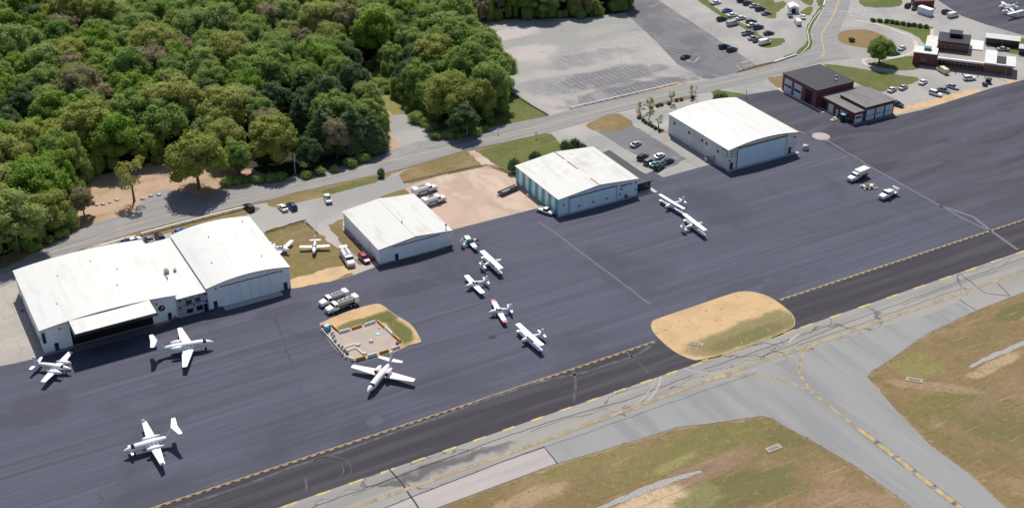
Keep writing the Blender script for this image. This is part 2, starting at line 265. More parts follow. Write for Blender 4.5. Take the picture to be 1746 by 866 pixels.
# ------------------------------------------------------------------ mesh helpers
class MB:
    def __init__(s): s.v = []; s.f = []; s.m = []
    def add(s, v, f, mi=0):
        o = len(s.v); s.v += [tuple(p) for p in v]; s.f += [tuple(i+o for i in q) for q in f]; s.m += [mi]*len(f); return s
    def box(s, x0, x1, y0, y1, z0, z1, mi=0, top=(0, 0, 0, 0)):
        a, b, c, d = top      # inset of the top face: -x, +x, -y, +y
        v = [(x0, y0, z0), (x1, y0, z0), (x1, y1, z0), (x0, y1, z0), (x0+a, y0+c, z1), (x1-b, y0+c, z1), (x1-b, y1-d, z1), (x0+a, y1-d, z1)]
        return s.add(v, [(3, 2, 1, 0), (4, 5, 6, 7), (0, 1, 5, 4), (1, 2, 6, 5), (2, 3, 7, 6), (3, 0, 4, 7)], mi)
    def tube(s, p, q, r0, r1=None, n=10, mi=0):
        p = Vector(p); q = Vector(q); r1 = r0 if r1 is None else r1; d = (q-p).normalized()
        u = d.orthogonal().normalized(); w_ = d.cross(u)
        v = [p+(u*math.cos(k*2*math.pi/n)+w_*math.sin(k*2*math.pi/n))*r0 for k in range(n)]+[q+(u*math.cos(k*2*math.pi/n)+w_*math.sin(k*2*math.pi/n))*r1 for k in range(n)]
        return s.add(v, [(k, (k+1) % n, n+(k+1) % n, n+k) for k in range(n)]+[tuple(range(n))[::-1], tuple(range(n, 2*n))], mi)
    def rings(s, rings, mi=0, cap=True):
        n = len(rings[0]); v = [p for r in rings for p in r]; f = []
        for i in range(len(rings)-1):
            for k in range(n): f.append((i*n+k, i*n+(k+1) % n, (i+1)*n+(k+1) % n, (i+1)*n+k))
        if cap: f += [tuple(range(n))[::-1], tuple(range((len(rings)-1)*n, len(rings)*n))]
        return s.add(v, f, mi)
    def build(s, name, mats, parent=None, smooth=False, bevel=0):
        me = bpy.data.meshes.new(name); me.from_pydata(s.v, [], s.f)
        if not isinstance(mats, (list, tuple)): mats = [mats]
        for m in mats: me.materials.append(M[m] if isinstance(m, str) else m)
        me.polygons.foreach_set('material_index', s.m)
        if smooth: me.polygons.foreach_set('use_smooth', [True]*len(s.f))
        me.update(); o = bpy.data.objects.new(name, me); col.objects.link(o)
        if parent is not None: o.parent = parent
        if bevel:
            b = o.modifiers.new('bevel', 'BEVEL'); b.width = bevel; b.segments = 2; b.limit_method = 'ANGLE'
        return o
def tag(o, label=None, cat=None, group=None, kind=None):
    if label: o['label'] = label
    if cat: o['category'] = cat
    if group: o['group'] = group
    if kind: o['kind'] = kind
    return o
def empty(name, loc, rz=0, label=None, cat=None, group=None):
    o = bpy.data.objects.new(name, None); col.objects.link(o); o.location = loc; o.rotation_euler = (0, 0, rz); o.empty_display_size = .5
    return tag(o, label, cat, group)
def copy_tree(o, parent=None):
    c = o.copy(); col.objects.link(c); c.parent = parent
    for ch in [x for x in o.children]: copy_tree(ch, c)
    return c
def smooth_pts(p, n=5, closed=True):
    out = []; L = len(p)
    for i in range(L if closed else L-1):
        g = lambda k: p[k % L] if closed else p[max(0, min(L-1, k))]
        p0, p1, p2, p3 = g(i-1), g(i), g(i+1), g(i+2)
        for j in range(n):
            t = j/n
            out.append(tuple(.5*((2*p1[k])+(-p0[k]+p2[k])*t+(2*p0[k]-5*p1[k]+4*p2[k]-p3[k])*t*t+(-p0[k]+3*p1[k]-3*p2[k]+p3[k])*t**3) for k in range(2)))
    if not closed: out.append(tuple(p[-1][:2]))
    return out
def sheet_mb(mb, pts, z, mi=0):
    P = [Vector((a, b, z)) for a, b in pts]
    for t in tessellate_polygon([P]):
        a, b, c = [P[i] for i in t]
        if (b-a).cross(c-a).z < 0: t = t[::-1]
        mb.add([P[i] for i in t], [(0, 1, 2)], mi)
def W2(pts): return [tuple(G(a, b)[:2]) for a, b in pts]
rj = random.Random(5)
def rough_edge(pts, amp, step=1.5):
    out = []
    for i, p in enumerate(pts):
        q = pts[(i+1) % len(pts)]; L = math.hypot(q[0]-p[0], q[1]-p[1]); n = max(1, int(min(L, 400)/step))
        for k in range(n): out.append((p[0]+(q[0]-p[0])*k/n+rj.uniform(-amp, amp), p[1]+(q[1]-p[1])*k/n+rj.uniform(-amp, amp)))
    return out
SHEET_N = 0
def sheet(name, px, z, mat, smooth=0, rough=0, world=False):
    pts = px if world else W2(px)
    if smooth: pts = smooth_pts(pts, smooth)
    if rough: pts = rough_edge(pts, rough)
    global SHEET_N; SHEET_N += 1
    mb = MB(); sheet_mb(mb, pts, z+SHEET_N*.00009); o = mb.build(name, mat); return tag(o, kind='structure')
def strip_mb(mb, pts, width, z, dash=None, off=0.0, mi=0, jit=0):
    """ribbon along world points; dash=(on, off) metres"""
    P = [Vector((p[0], p[1])) for p in pts]; L = [0]
    for a, b in zip(P, P[1:]): L.append(L[-1]+(b-a).length)
    def at(d):
        d = max(0, min(L[-1], d))
        for i in range(len(P)-1):
            if d <= L[i+1] or i == len(P)-2:
                u = (d-L[i])/max(1e-6, L[i+1]-L[i]); dr = (P[i+1]-P[i]).normalized(); return P[i].lerp(P[i+1], u), Vector((-dr.y, dr.x))
    segs = []
    if dash:
        d = 0
        while d < L[-1]: segs.append((d, min(L[-1], d+dash[0]))); d += dash[0]+dash[1]
    else: segs = [(0, L[-1])]
    for a, b in segs:
        ks = [a]+[l for l in L if a < l < b]+[b]; v = []
        for k in ks:
            p, n = at(k); p = p+n*(off+rj.uniform(-jit, jit)); v += [(*(p+n*width/2), z), (*(p-n*width/2), z)]
        mb.add(v, [(2*i+1, 2*i+3, 2*i+2, 2*i) for i in range(len(ks)-1)], mi)
def wobble(px, amp=.5, step=3, world=False):
    pts = px if world else W2(px); out = []
    for p, q in zip(pts, pts[1:]):
        L = math.hypot(q[0]-p[0], q[1]-p[1]); n = max(1, int(L/step))
        for k in range(n): out.append((p[0]+(q[0]-p[0])*k/n+rj.uniform(-amp, amp), p[1]+(q[1]-p[1])*k/n+rj.uniform(-amp, amp)))
    return out+[pts[-1]]

# ------------------------------------------------------------------ ground, pavements, markings
sheet('ground', [(-3500, -1500), (4500, -1500), (4500, 6000), (-3500, 6000)], 0, 'dry_grass', world=True)
FOREST1 = [(-160, 500), (-80, 470), (0, 440), (62, 418), (110, 392), (128, 352), (150, 312), (200, 296), (300, 275), (345, 268), (400, 305), (480, 303), (560, 287), (640, 262), (652, 235), (640, 185), (612, 135), (596, 112),
           (640, 112), (672, 150), (735, 205), (762, 228), (830, 218), (845, 198), (868, 155), (850, 118), (805, 62), (790, 45), (860, 34), (1000, 32), (1065, 20), (1075, -70), (900, -160), (-160, -160)]
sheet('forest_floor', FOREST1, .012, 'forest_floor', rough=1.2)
sheet('lawn', [(770, 240), (832, 221), (937, 200), (873, 155), (850, 100), (700, 190)], .024, 'grass')
sheet('woodland_path', [(590, 112), (615, 118), (640, 128), (665, 160), (710, 195), (768, 236), (650, 262), (652, 230), (635, 180)], .028, 'path_grass', rough=.8)
sheet('gravel_patch', [(664, 200), (698, 197), (731, 211), (760, 236), (721, 243), (690, 250), (672, 235)], .036, 'lot', 3)
sheet('dirt_patch', [(622, 150), (636, 152), (650, 166), (640, 168)], .032, 'dirt', 3, .4); sheet('dirt_patch', [(646, 188), (662, 190), (668, 198), (652, 197)], .032, 'dirt', 3, .4); sheet('dirt_patch', [(655, 205), (672, 210), (690, 240), (712, 243), (700, 250), (668, 258), (656, 256), (664, 235)], .032, 'dirt', 3, .5)
sheet('clearing', [(120, 420), (135, 330), (160, 300), (215, 290), (300, 262), (345, 262), (430, 290), (470, 305), (300, 345), (240, 362), (150, 400)], .03, 'dirt', rough=.8)
sheet('turnout', [(232, 372), (239, 349), (262, 330), (290, 322), (330, 332), (345, 342)], .042, 'road', 3)
# forecourt / car park sheet
sheet('car_park', [(772, 20), (800, 46), (868, 152), (937, 199), (970, 189), (1150, 160), (1262, 172), (1330, 156), (1456, 216), (1523, 201), (1600, 182), (1690, 152), (1900, 100), (1900, -80), (1050, -80), (1040, 0), (1068, 22), (1000, 31), (860, 34)], .03, 'lot')
sheet('darker_lane', [(1035, -12), (1105, -12), (1121, 0), (1292, 113), (1258, 127), (1232, 138), (1198, 134), (1155, 110), (1121, 74), (1074, 30), (1047, 0)], .042, 'worn')
# hangar side lots
sheet('service_lot', [(-80, 505), (24, 465), (176, 425), (240, 402), (420, 357), (430, 350), (458, 345), (510, 333), (640, 306), (690, 290), (812, 262), (760, 300), (706, 335), (770, 395), (640, 452), (600, 440), (500, 490), (80, 606), (14, 622), (-80, 650)], .018, 'lot')
sheet('side_lot', [(925, 228), (994, 210), (1047, 193), (1074, 187), (1140, 171), (1208, 157), (1262, 165), (1300, 200), (1245, 290), (1120, 306), (1085, 330), (1000, 290)], .018, 'lot')
sheet('concrete_pad', [(-80, 655), (14, 620.5), (66, 610), (26, 470), (-20, 486), (-80, 520)], .03, 'concrete')
sheet('driveway', [(545, 378), (556, 384), (612, 452), (646, 450), (640, 455), (603, 469), (590, 455), (540, 398)], .036, 'concrete')
sheet('sandy_lot', [(690, 322), (716, 310), (760, 299), (830, 284), (876, 301), (948, 367), (920, 354.5), (775, 391), (760, 385)], .036, 'sandy_lot')
sheet('dark_lot', [(1017, 224), (1057, 222), (1077, 212), (1171, 271), (1150, 283), (1120, 293), (1094, 271)], .036, 'worn', rough=.4)
sheet('service_lot', [(1026, 262), (1038, 256), (1076, 284), (1118, 305), (1120, 322), (1088, 331)], .03, 'old_asphalt')
# grass islands and verges over the lots
def green(px, mat='lawn_dry', z=.05, smooth=0, rough=.25, name='verge'): return sheet(name, px, z, mat, smooth, rough)
green([(138, 425), (222, 401), (237, 405), (170, 425)], 'dirt'); green([(239, 394), (415, 350), (432, 352), (434, 362), (300, 394), (247, 406)], 'lawn_dry', smooth=4)
green([(458, 343), (499, 329), (510, 331), (652, 295), (660, 303), (600, 322), (545, 337), (480, 352), (462, 352)], 'lawn_dry', smooth=4)
green([(552, 334), (600, 322), (640, 312), (655, 300), (664, 296), (610, 309), (548, 326)], 'grass')
green([(647, 336), (690, 322), (698, 330), (680, 334), (655, 340)], 'lawn_dry')
green([(450, 394), (514, 377), (523, 381), (538, 398), (553, 404), (590, 440), (606, 460), (500, 492), (480, 440), (450, 400)], 'lawn_dry', rough=.6)
green([(496, 492), (492, 478), (560, 458), (596, 452), (606, 461), (560, 482)], 'sand', z=.058, rough=.5, name='sand_strip')
green([(557, 384), (583, 374), (587, 392), (640, 447), (612, 440), (590, 422)], 'dry_grass', rough=.5)
green([(682, 299), (700, 286), (745, 272), (792, 264), (812, 271), (822, 282), (760, 296), (715, 310), (690, 312)], 'lawn_dry', smooth=4)
green([(806, 262), (870, 242), (925, 227), (940, 229), (958, 248), (965, 262), (890, 282), (876, 300), (850, 288), (822, 280)], 'grass', z=.054)
green([(797, 258), (808, 256), (856, 288), (824, 284)], 'sandy_lot', z=.062, name='path')
green([(1000, 212), (1047, 194), (1064, 199), (1079, 211), (1057, 222), (1017, 223)], 'lawn_dry', smooth=4)
green([(1083, 187), (1092, 190), (1098, 205), (1140, 226), (1128, 227), (1090, 202)], 'mulch', name='planting_bed', rough=.1)
green([(1101, 181), (1107, 185), (1190, 166), (1186, 161)], 'mulch', name='planting_bed', rough=.1)
green([(1212, 158), (1222, 153), (1262, 160), (1300, 170), (1255, 170), (1225, 170)], 'grass')
for px in ([(1180, -6), (1197, -6), (1233, 23), (1282, 49), (1304, 65), (1335, 66), (1336, 74), (1317, 81), (1298, 80), (1279, 56), (1231, 29)],
           [(1270, -6), (1311, -6), (1321, 5), (1336, 2), (1340, 10), (1325, 22), (1323, 32), (1304, 30), (1312, 24)],
           [(1358, -8), (1385, -8), (1386, 8), (1374, 8)], [(1376, 13), (1386, 13), (1383, 24), (1378, 27), (1364, 23)], [(1392, -6), (1408, -6), (1404, 11), (1395, 10)],
           [(1395, 16), (1402, 16), (1382, 53), (1386, 81), (1364, 94), (1356, 92), (1376, 71), (1374, 51), (1381, 37)],
           [(1469, -6), (1529, -6), (1534, 11), (1474, 12)], [(1487, 35), (1580, 45), (1591, 51), (1588, 78), (1576, 76), (1566, 65), (1545, 54), (1500, 40)],
           [(1513, 103), (1557, 96), (1566, 108), (1565, 118), (1545, 121), (1520, 119), (1484, 110)], [(1405, 111), (1451, 115), (1524, 127), (1568, 136), (1504, 157), (1451, 137)],
           [(1336, 96), (1352, 92), (1354, 95), (1340, 99)]):
    green(px, 'grass', smooth=3)
green([(1427, 61), (1436, 54), (1460, 51), (1480, 52), (1505, 60), (1516, 70), (1508, 78), (1490, 83), (1460, 80), (1432, 72)], 'lawn_dry', smooth=4, name='roundabout_island')
green([(1308, 134), (1337, 128), (1335, 150), (1325, 150)], 'dry_grass'); green([(1521, 184), (1542, 182), (1581, 172), (1616, 163), (1650, 153.5), (1672, 151), (1674, 158), (1639, 168.5), (1604, 178), (1558, 188), (1521, 196)], 'sand', name='sand_strip', rough=.4)
green([(1704, 133), (1742, 138), (1722, 145)], 'sand'); green([(1688, 76), (1733, 66), (1760, 66), (1760, 97), (1725, 92), (1700, 86)], 'grass')
green([(1255, 124), (1290, 113), (1325, 104), (1327, 107), (1290, 118), (1258, 128)], 'lawn_dry'); green([(968, 187), (1000, 181), (1100, 156), (1160, 141), (1168, 144), (1100, 162), (1000, 186), (972, 190)], 'dirt')
# aprons
sheet('apron', [(-90, 641), (38, 617), (78, 606), (262, 564), (300, 542), (495, 494), (560, 481.5), (603, 470), (648, 453), (760, 425), (775, 391), (920, 354.5), (948, 368), (1088, 332), (1100, 298), (1112, 292), (1131, 303), (1214, 280), (1242, 291), (1357, 261), (1345, 220), (1402, 238), (1900, 100), (1900, 324.5), (-90, 980)], .062, 'asphalt')
sheet('old_apron', [(1255, 165), (1330, 153), (1456, 214), (1523, 199), (1580, 186), (1690, 151), (1900, 97), (1900, 324.5), (1690, 394), (1385, 233), (1360, 222)], .07, 'old_asphalt')
sheet('far_apron', [(1560, -80), (1590, -6), (1604, 4), (1640, 28), (1680, 42), (1735, 58), (1900, 100), (1900, -80)], .062, 'old_asphalt')
sheet('edge_strip', [(-90, 980.5), (1900, 324.8), (1900, 376), (1727, 433.5), (1180, 622.5), (903, 718), (510, 853), (-90, 1062)], .062, 'dark_asphalt')
TAXI = [(-90, 1062), (510, 853), (903, 718), (1180, 622.5), (1727, 433.5), (1900, 376), (1900, 430), (1746, 498), (1664, 529.5), (1581, 569), (1529, 606), (1488, 633), (1478, 643), (1526, 698), (1587, 761), (1652, 809), (1714, 866), (1850, 985),
        (1690, 985), (1557, 866), (1461, 796), (1393, 756), (1334, 724), (1318, 713), (1300, 709), (1222, 720), (1154, 729), (1031, 767), (950, 790), (745, 866), (250, 1050)]
sheet('taxiway', TAXI, .062, 'taxiway')
sheet('connector', [(928, 761.5), (1075, 708), (1300, 626), (1392, 594), (1508, 556), (1560, 545), (1640, 513), (1655, 532), (1581, 567), (1529, 604), (1488, 631), (1478, 642), (1526, 697), (1587, 760), (1652, 808), (1714, 865), (1850, 983),
       (1692, 983), (1557, 864), (1461, 794), (1393, 754), (1334, 722), (1318, 711), (1300, 707.5), (1222, 718), (1154, 727), (1031, 765), (951, 788.5)], .072, 'connector')
sheet('shoulder', [(926, 763), (950, 789), (745, 864.5), (250, 1046), (200, 1040), (635, 874), (703, 847), (860, 786)], .072, 'shoulder')
# main road
ROAD_TOP = [(-90, 482), (0, 461), (69, 427), (149, 386), (222, 364), (300, 342), (440, 314), (574, 287), (664, 258), (708, 243), (761, 234), (832, 219), (937, 198), (970, 188), (1071, 164), (1161, 147), (1258, 125), (1300, 115), (1336, 104), (1362, 93), (1382, 84), (1388, 68), (1384, 53), (1394, 37), (1408, 12), (1416, -12)]
ROAD_BOT = [(1452, -12), (1446, 20), (1432, 50), (1428, 66), (1440, 88), (1452, 100), (1400, 106), (1340, 122), (1300, 137), (1208, 157), (1140, 171), (1074, 187), (1047, 193), (994, 210), (937, 226), (870, 241), (798, 256), (691, 287), (652, 296), (499, 330), (458, 342), (416, 350), (239, 394), (138, 425), (83, 451), (0, 490), (-90, 520)]
sheet('road', ROAD_TOP+ROAD_BOT, .075, 'road')
mk = MB()
cl = [(-90, 502), (0, 473), (83, 433), (152, 410), (222, 385), (305, 363), (440, 332), (499, 316), (574, 299), (644, 279), (715, 263), (790, 246), (865, 228.5), (974, 202), (1071, 177.5), (1195, 149), (1235, 141), (1299, 125), (1340, 114)]
strip_mb(mk, smooth_pts(W2(cl), 3, False), .28, .083); 
strip_mb(mk, smooth_pts(W2([(1398, 99), (1405, 89), (1401, 61), (1414, 38), (1422, 24), (1433, -6)]), 5, False), .45, .083)
tag(mk.build('road_centre_line', 'road_yellow'), kind='structure')
# airfield paint
EDGE = W2([(-90, 980), (260, 866), (810, 685), (985, 626.5)]); EDGE2 = W2([(985, 626.5), (1116, 582.5)]); EDGE3 = W2([(1330, 511.5), (1900, 324.5)])
mk = MB()
for e in (EDGE, EDGE2, EDGE3): strip_mb(mk, e, .17, .078, off=.2); strip_mb(mk, e, .2, .078, dash=(1.1, 1.0), off=-.2)
TC = smooth_pts(W2([(300, 970), (601, 866), (697, 833), (870, 771.7), (1075, 696.5), (1222, 643.5), (1300, 616), (1392, 585.4), (1508, 545), (1595, 515.6), (1746, 462), (1900, 405)]), 3, False)
strip_mb(mk, TC, .18, .088, off=.22); strip_mb(mk, TC, .18, .088, off=-.22)
A = smooth_pts(W2([(1466, 732.4), (1389, 672.6), (1375.5, 657), (1365, 638), (1363.5, 618), (1372, 599), (1394, 585), (1425, 575)]), 6, False)
B = smooth_pts(W2([(1389, 672.6), (1351.5, 654), (1317, 643.5), (1290, 640.5), (1250, 640), (1205, 648)]), 6, False)
for P_ in (A, B): strip_mb(mk, P_, .15, .089, off=.2); strip_mb(mk, P_, .15, .089, off=-.2)
D_ = W2([(1466, 732.4), (1860, 1038)]); 
for o_ in (-.42, 0, .42): strip_mb(mk, D_, .26, .092, dash=(4.6, 1.1), off=o_)
dl = [(300, 925), (510, 853), (903, 717), (1195, 617)]; strip_mb(mk, W2(dl), .6, .078, dash=(3.1, 4.2), off=-.3)
dl = [(1207, 612), (1727, 433.5), (1900, 374)]; strip_mb(mk, W2(dl), .6, .078, dash=(4.0, 5.4), off=-.3)
isl = [(1300, 582), (1236, 605), (1196, 615.5)]; strip_mb(mk, W2([(1355, 562)]+isl), .35, .078)
tag(mk.build('taxiway_markings', 'yellow'), kind='structure')
mk = MB(); strip_mb(mk, D_, 1.7, .086, dash=(4.6+1.1, 0)); 
for o_ in (0,): strip_mb(mk, TC, .95, .0845); strip_mb(mk, A, .8, .084); strip_mb(mk, B, .8, .0835)
S_ = Surf('marking_border', (.13, .12, .12)); S_.over((.28, .26, .27), S_.ramp(S_.noise(.5, off=3, detail=6), .4, .6), .8)
tag(mk.build('marking_border', S_.done()), kind='structure')
mk = MB()
for px in ([(250, 1052), (745, 868), (950, 792), (1031, 769), (1154, 731), (1222, 722), (1300, 711), (1318, 715), (1334, 726), (1393, 758), (1461, 798), (1557, 868), (1690, 988)], [(1850, 983), (1714, 864), (1652, 807), (1587, 759), (1526, 696), (1476, 643), (1487, 632), (1529, 605), (1581, 568), (1664, 528.5), (1746, 497), (1900, 428)]):
    strip_mb(mk, wobble(px, .3, .8), 1.0, .02, jit=.3)
tag(mk.build('bare_verge', M['verge']), kind='structure')
# joints and sealed seams
mk = MB()
for px, wd in (([(560, 905), (703, 847), (860, 786), (928, 761.5), (950, 790)], .35), ([(420, 905), (560, 855), (680, 812), (860, 745), (960, 712), (1075, 680), (1180, 640)], .25), ([(663, 799), (685, 823), (714, 866), (730, 890)], .5),
               ([(860, 786), (1000, 738), (1110, 698), (1290, 636)], .16), ([(1300, 608), (1420, 560), (1560, 508), (1746, 440)], .2), ([(1637, 467), (1680, 500), (1722, 505)], .3), ([(1700, 483), (1722, 505)], .3),
               ([(1636, 511), (1664, 529)], .3), ([(1360, 590), (1500, 541), (1640, 492)], .18), ([(1200, 630), (1330, 585), (1420, 552)], .18), ([(1540, 520), (1600, 497), (1700, 462)], .14), ([(600, 845), (720, 795), (800, 768)], .14),
               ([(1032, 660), (1060, 652), (1050, 672), (1105, 655)], .14), ([(905, 735), (960, 715), (1010, 705)], .14)):
    strip_mb(mk, wobble(px, .06 if wd > .3 else .16, 2.0), wd*.75, .0835, jit=.03)
tag(mk.build('pavement_joints', 'joint'), kind='structure')
mk = MB()
for px, wd in (([(919, 379), (950, 400), (1060, 482), (1109, 519)], .4), ([(1385, 225), (1480, 282), (1640, 372), (1690, 395)], .55), ([(1600, 351), (1660, 370), (1690, 394), (1735, 426)], .9)):
    strip_mb(mk, wobble(px, .15, 4), wd, .0795, jit=.05)
tag(mk.build('apron_seam', 'asphalt_seam'), kind='structure'); mk = MB()
for px, wd in (([(250, 884), (500, 797), (740, 713), (905, 655), (1000, 634), (1085, 605), (1110, 590)], .8), ([(979, 632), (981, 655), (978, 685)], .6), 
               ([(1066, 600), (1090, 618), (1105, 636)], .45), ([(522, 838), (524, 822), (519, 812)], .5)):
    strip_mb(mk, smooth_pts(wobble(px, .25, 6), 3, False), wd, .0805, jit=.04)
c0 = G(560, 803)
for rr in (3.2, 4.8): strip_mb(mk, [(c0.x+rr*math.cos(a/10), c0.y+rr*math.sin(a/10)) for a in range(-12, 20)], .22, .0805)
tag(mk.build('tyre_scuffs', 'dust'), kind='structure')
mk = MB()
for px, wd in (([(1127, 642), (1122, 660), (1103, 685), (1082, 697)], .55), ([(1118, 645), (1110, 662), (1095, 680), (1078, 694)], .3), ([(1165, 628), (1200, 636), (1260, 636), (1290, 630)], .35), ([(1345, 584), (1350, 578), (1362, 570)], .6)):
    strip_mb(mk, smooth_pts(W2(px), 5, False), wd, .0837, jit=.03)
tag(mk.build('light_scuffs', 'shoulder'), kind='structure')
c0 = G(1400, 233); mb = MB()
sheet_mb(mb, [(c0.x+2.9*math.cos(a*.3), c0.y+2.9*math.sin(a*.3)) for a in range(21)], .0815); tag(mb.build('worn_patch', 'shoulder'), kind='structure')
# parking stall paint
mk = MB()
def stalls(p0, p1, n, length, sides=(1,), centre=False, shear=0):
    a, b = G(*p0).xy, G(*p1).xy; d = (b-a)/(n-1); u = d.normalized(); nn = Vector((-u.y, u.x))+u*shear
    for i in range(n):
        p = a+d*i
        for s_ in sides: strip_mb(mk, [p, p+nn*length*s_], .16, .062)
    if centre: strip_mb(mk, [a, b], .14, .0625)
stalls((976, 183), (1150, 144), 21, 5.2); stalls((955, 150), (1112, 112), 19, 5, (1, -1), True); stalls((936, 108), (1092, 76), 18, 4.8, (1, -1), False); stalls((905, 150), (950, 176), 6, 5, (1,))
stalls((1078, 32), (1178, 104), 22, 4.6, (-1,)); stalls((1135, 5), (1235, 72), 22, 4.8, (1, -1), True); stalls((1226, 90), (1212, 100), 5, 3)
stalls((1112, 184), (1188, 166), 10, 5, (-1,)); stalls((1545, 168), (1620, 150), 9, 5, (1,)); stalls((1478, 16), (1530, 14), 9, 4.5, (-1,), False, .8)
for a, b in (((1408, 14), (1474, 28)), ((1406, 18), (1470, 33)), ((1463, 13), (1466, 26)), ((1474, 15), (1478, 26))): strip_mb(mk, W2([a, b]), .5, .084)
for a, b in (((1264, 108), (1290, 99)), ((1268, 114), (1300, 106)), ((1256, 112), (1264, 120)), ((1170, 103), (1182, 107)), ((1183, 107), (1194, 97))): strip_mb(mk, W2([a, b]), .35, .0625)
tag(mk.build('parking_lines', 'white_line'), kind='structure')
mk = MB()
for px in ([(1460, 36), (1495, 42), (1530, 54), (1556, 67), (1562, 80), (1553, 92), (1530, 98), (1512, 101)], [(1512, 101), (1478, 101), (1472, 106), (1484, 114), (1524, 122)], [(1590, 50), (1586, 80)]):
    strip_mb(mk, smooth_pts(W2(px), 4, False), 1.5, .088)
tag(mk.build('pavement', 'walk'), kind='structure')
# kerbed islands on the apron
def island(name, px, mat, h=.12):
    pts = smooth_pts(W2(px), 5); mb = MB(); sheet_mb(mb, pts, .062+h, 0); n = len(pts)
    c = Vector((sum(p[0] for p in pts)/n, sum(p[1] for p in pts)/n))
    out = [(c+(Vector(p)-c)*(1+.25/max(1, (Vector(p)-c).length))) for p in pts]
    v = [(p[0], p[1], .062+h) for p in pts]+[(p[0], p[1], .062+h-.01) for p in out]+[(p[0], p[1], .05) for p in out]
    mb.add(v, [(k, n+k, n+(k+1) % n, (k+1) % n) for k in range(n)]+[(n+k, 2*n+k, 2*n+(k+1) % n, n+(k+1) % n) for k in range(n)], 1)
    return tag(mb.build(name, [mat, 'kerb']), kind='structure')
island('sand_island', [(1113, 550), (1123, 544), (1180, 525), (1241, 504), (1269, 498), (1300, 503), (1325, 516), (1349, 536), (1354, 552), (1345, 562), (1300, 581), (1236, 603), (1195, 613), (1178, 612), (1150, 599), (1122, 575), (1112, 560)], 'island_sand')
island('sand_island', [(547, 556), (556, 548), (600, 530), (638, 520), (652, 522), (672, 537), (700, 555), (716, 580), (712, 585), (696, 589), (672, 600), (640, 608), (604, 615), (590, 612), (560, 580)], 'island_sand')
sheet('concrete_pad', [(549, 562), (560, 557), (575, 567), (640, 549), (646, 550), (683, 589), (604, 613), (590, 608)], .20, 'fuel_pad')
sheet('gravel_strip', [(1016, 866), (1100, 828), (1150, 812), (1193, 802), (1198, 805), (1160, 818), (1105, 838), (1030, 868)], .03, 'gravel', rough=.25)
sheet('gravel_strip', [(1650, 625), (1690, 603), (1760, 576), (1760, 584), (1695, 610), (1656, 627)], .03, 'gravel', rough=.25)

# ------------------------------------------------------------------ text and panels
def text_mesh(body, size, mat, parent, loc, rot=(R(90), 0, 0), name='lettering', sx=1, italic=0):
    cu = bpy.data.curves.new('t', 'FONT'); cu.body = body; cu.size = size; cu.align_x = 'CENTER'; cu.align_y = 'CENTER'; cu.extrude = .02; cu.shear = italic; cu.offset = size*.012
    t = bpy.data.objects.new('t', cu); col.objects.link(t); bpy.context.view_layer.update()
    me = bpy.data.meshes.new_from_object(t); bpy.data.objects.remove(t); me.materials.clear(); me.materials.append(M[mat])
    o = bpy.data.objects.new(name, me); col.objects.link(o); o.parent = parent; o.location = loc; o.rotation_euler = rot; o.scale = (sx, 1, 1); return o
def fpanel(parent, name, x0, x1, z0, z1, mat, proud=.04, y=0):      # panel on a front (-Y) wall
    return MB().box(x0, x1, y-proud, y+.02, z0, z1).build(name, mat, parent)
def lpanel(parent, name, y0, y1, z0, z1, mat, proud=.04, x=0):      # panel on a left (-X) wall
    return MB().box(x-proud, x+.02, y0, y1, z0, z1).build(name, mat, parent)
def pdoor(parent, x, mat, w_=1.0, h=2.15, y=0):
    d = fpanel(parent, 'door', x-w_/2, x+w_/2, 0, h, mat, .07, y); fpanel(d, 'window', x-w_*.25, x+w_*.25, h*.62, h*.85, 'glass', .09, y)
    MB().box(x+w_*.3, x+w_*.42, y-.13, y-.07, h*.45, h*.5).build('handle', 'steel', d); return d
def profile(w_, h, ha, curved, n=14):
    if curved: return [(w_*i/n, h+(ha-h)*(1-(2*i/n-1)**2)) for i in range(n+1)]
    return [(0, h), (w_/2, ha), (w_, h)]
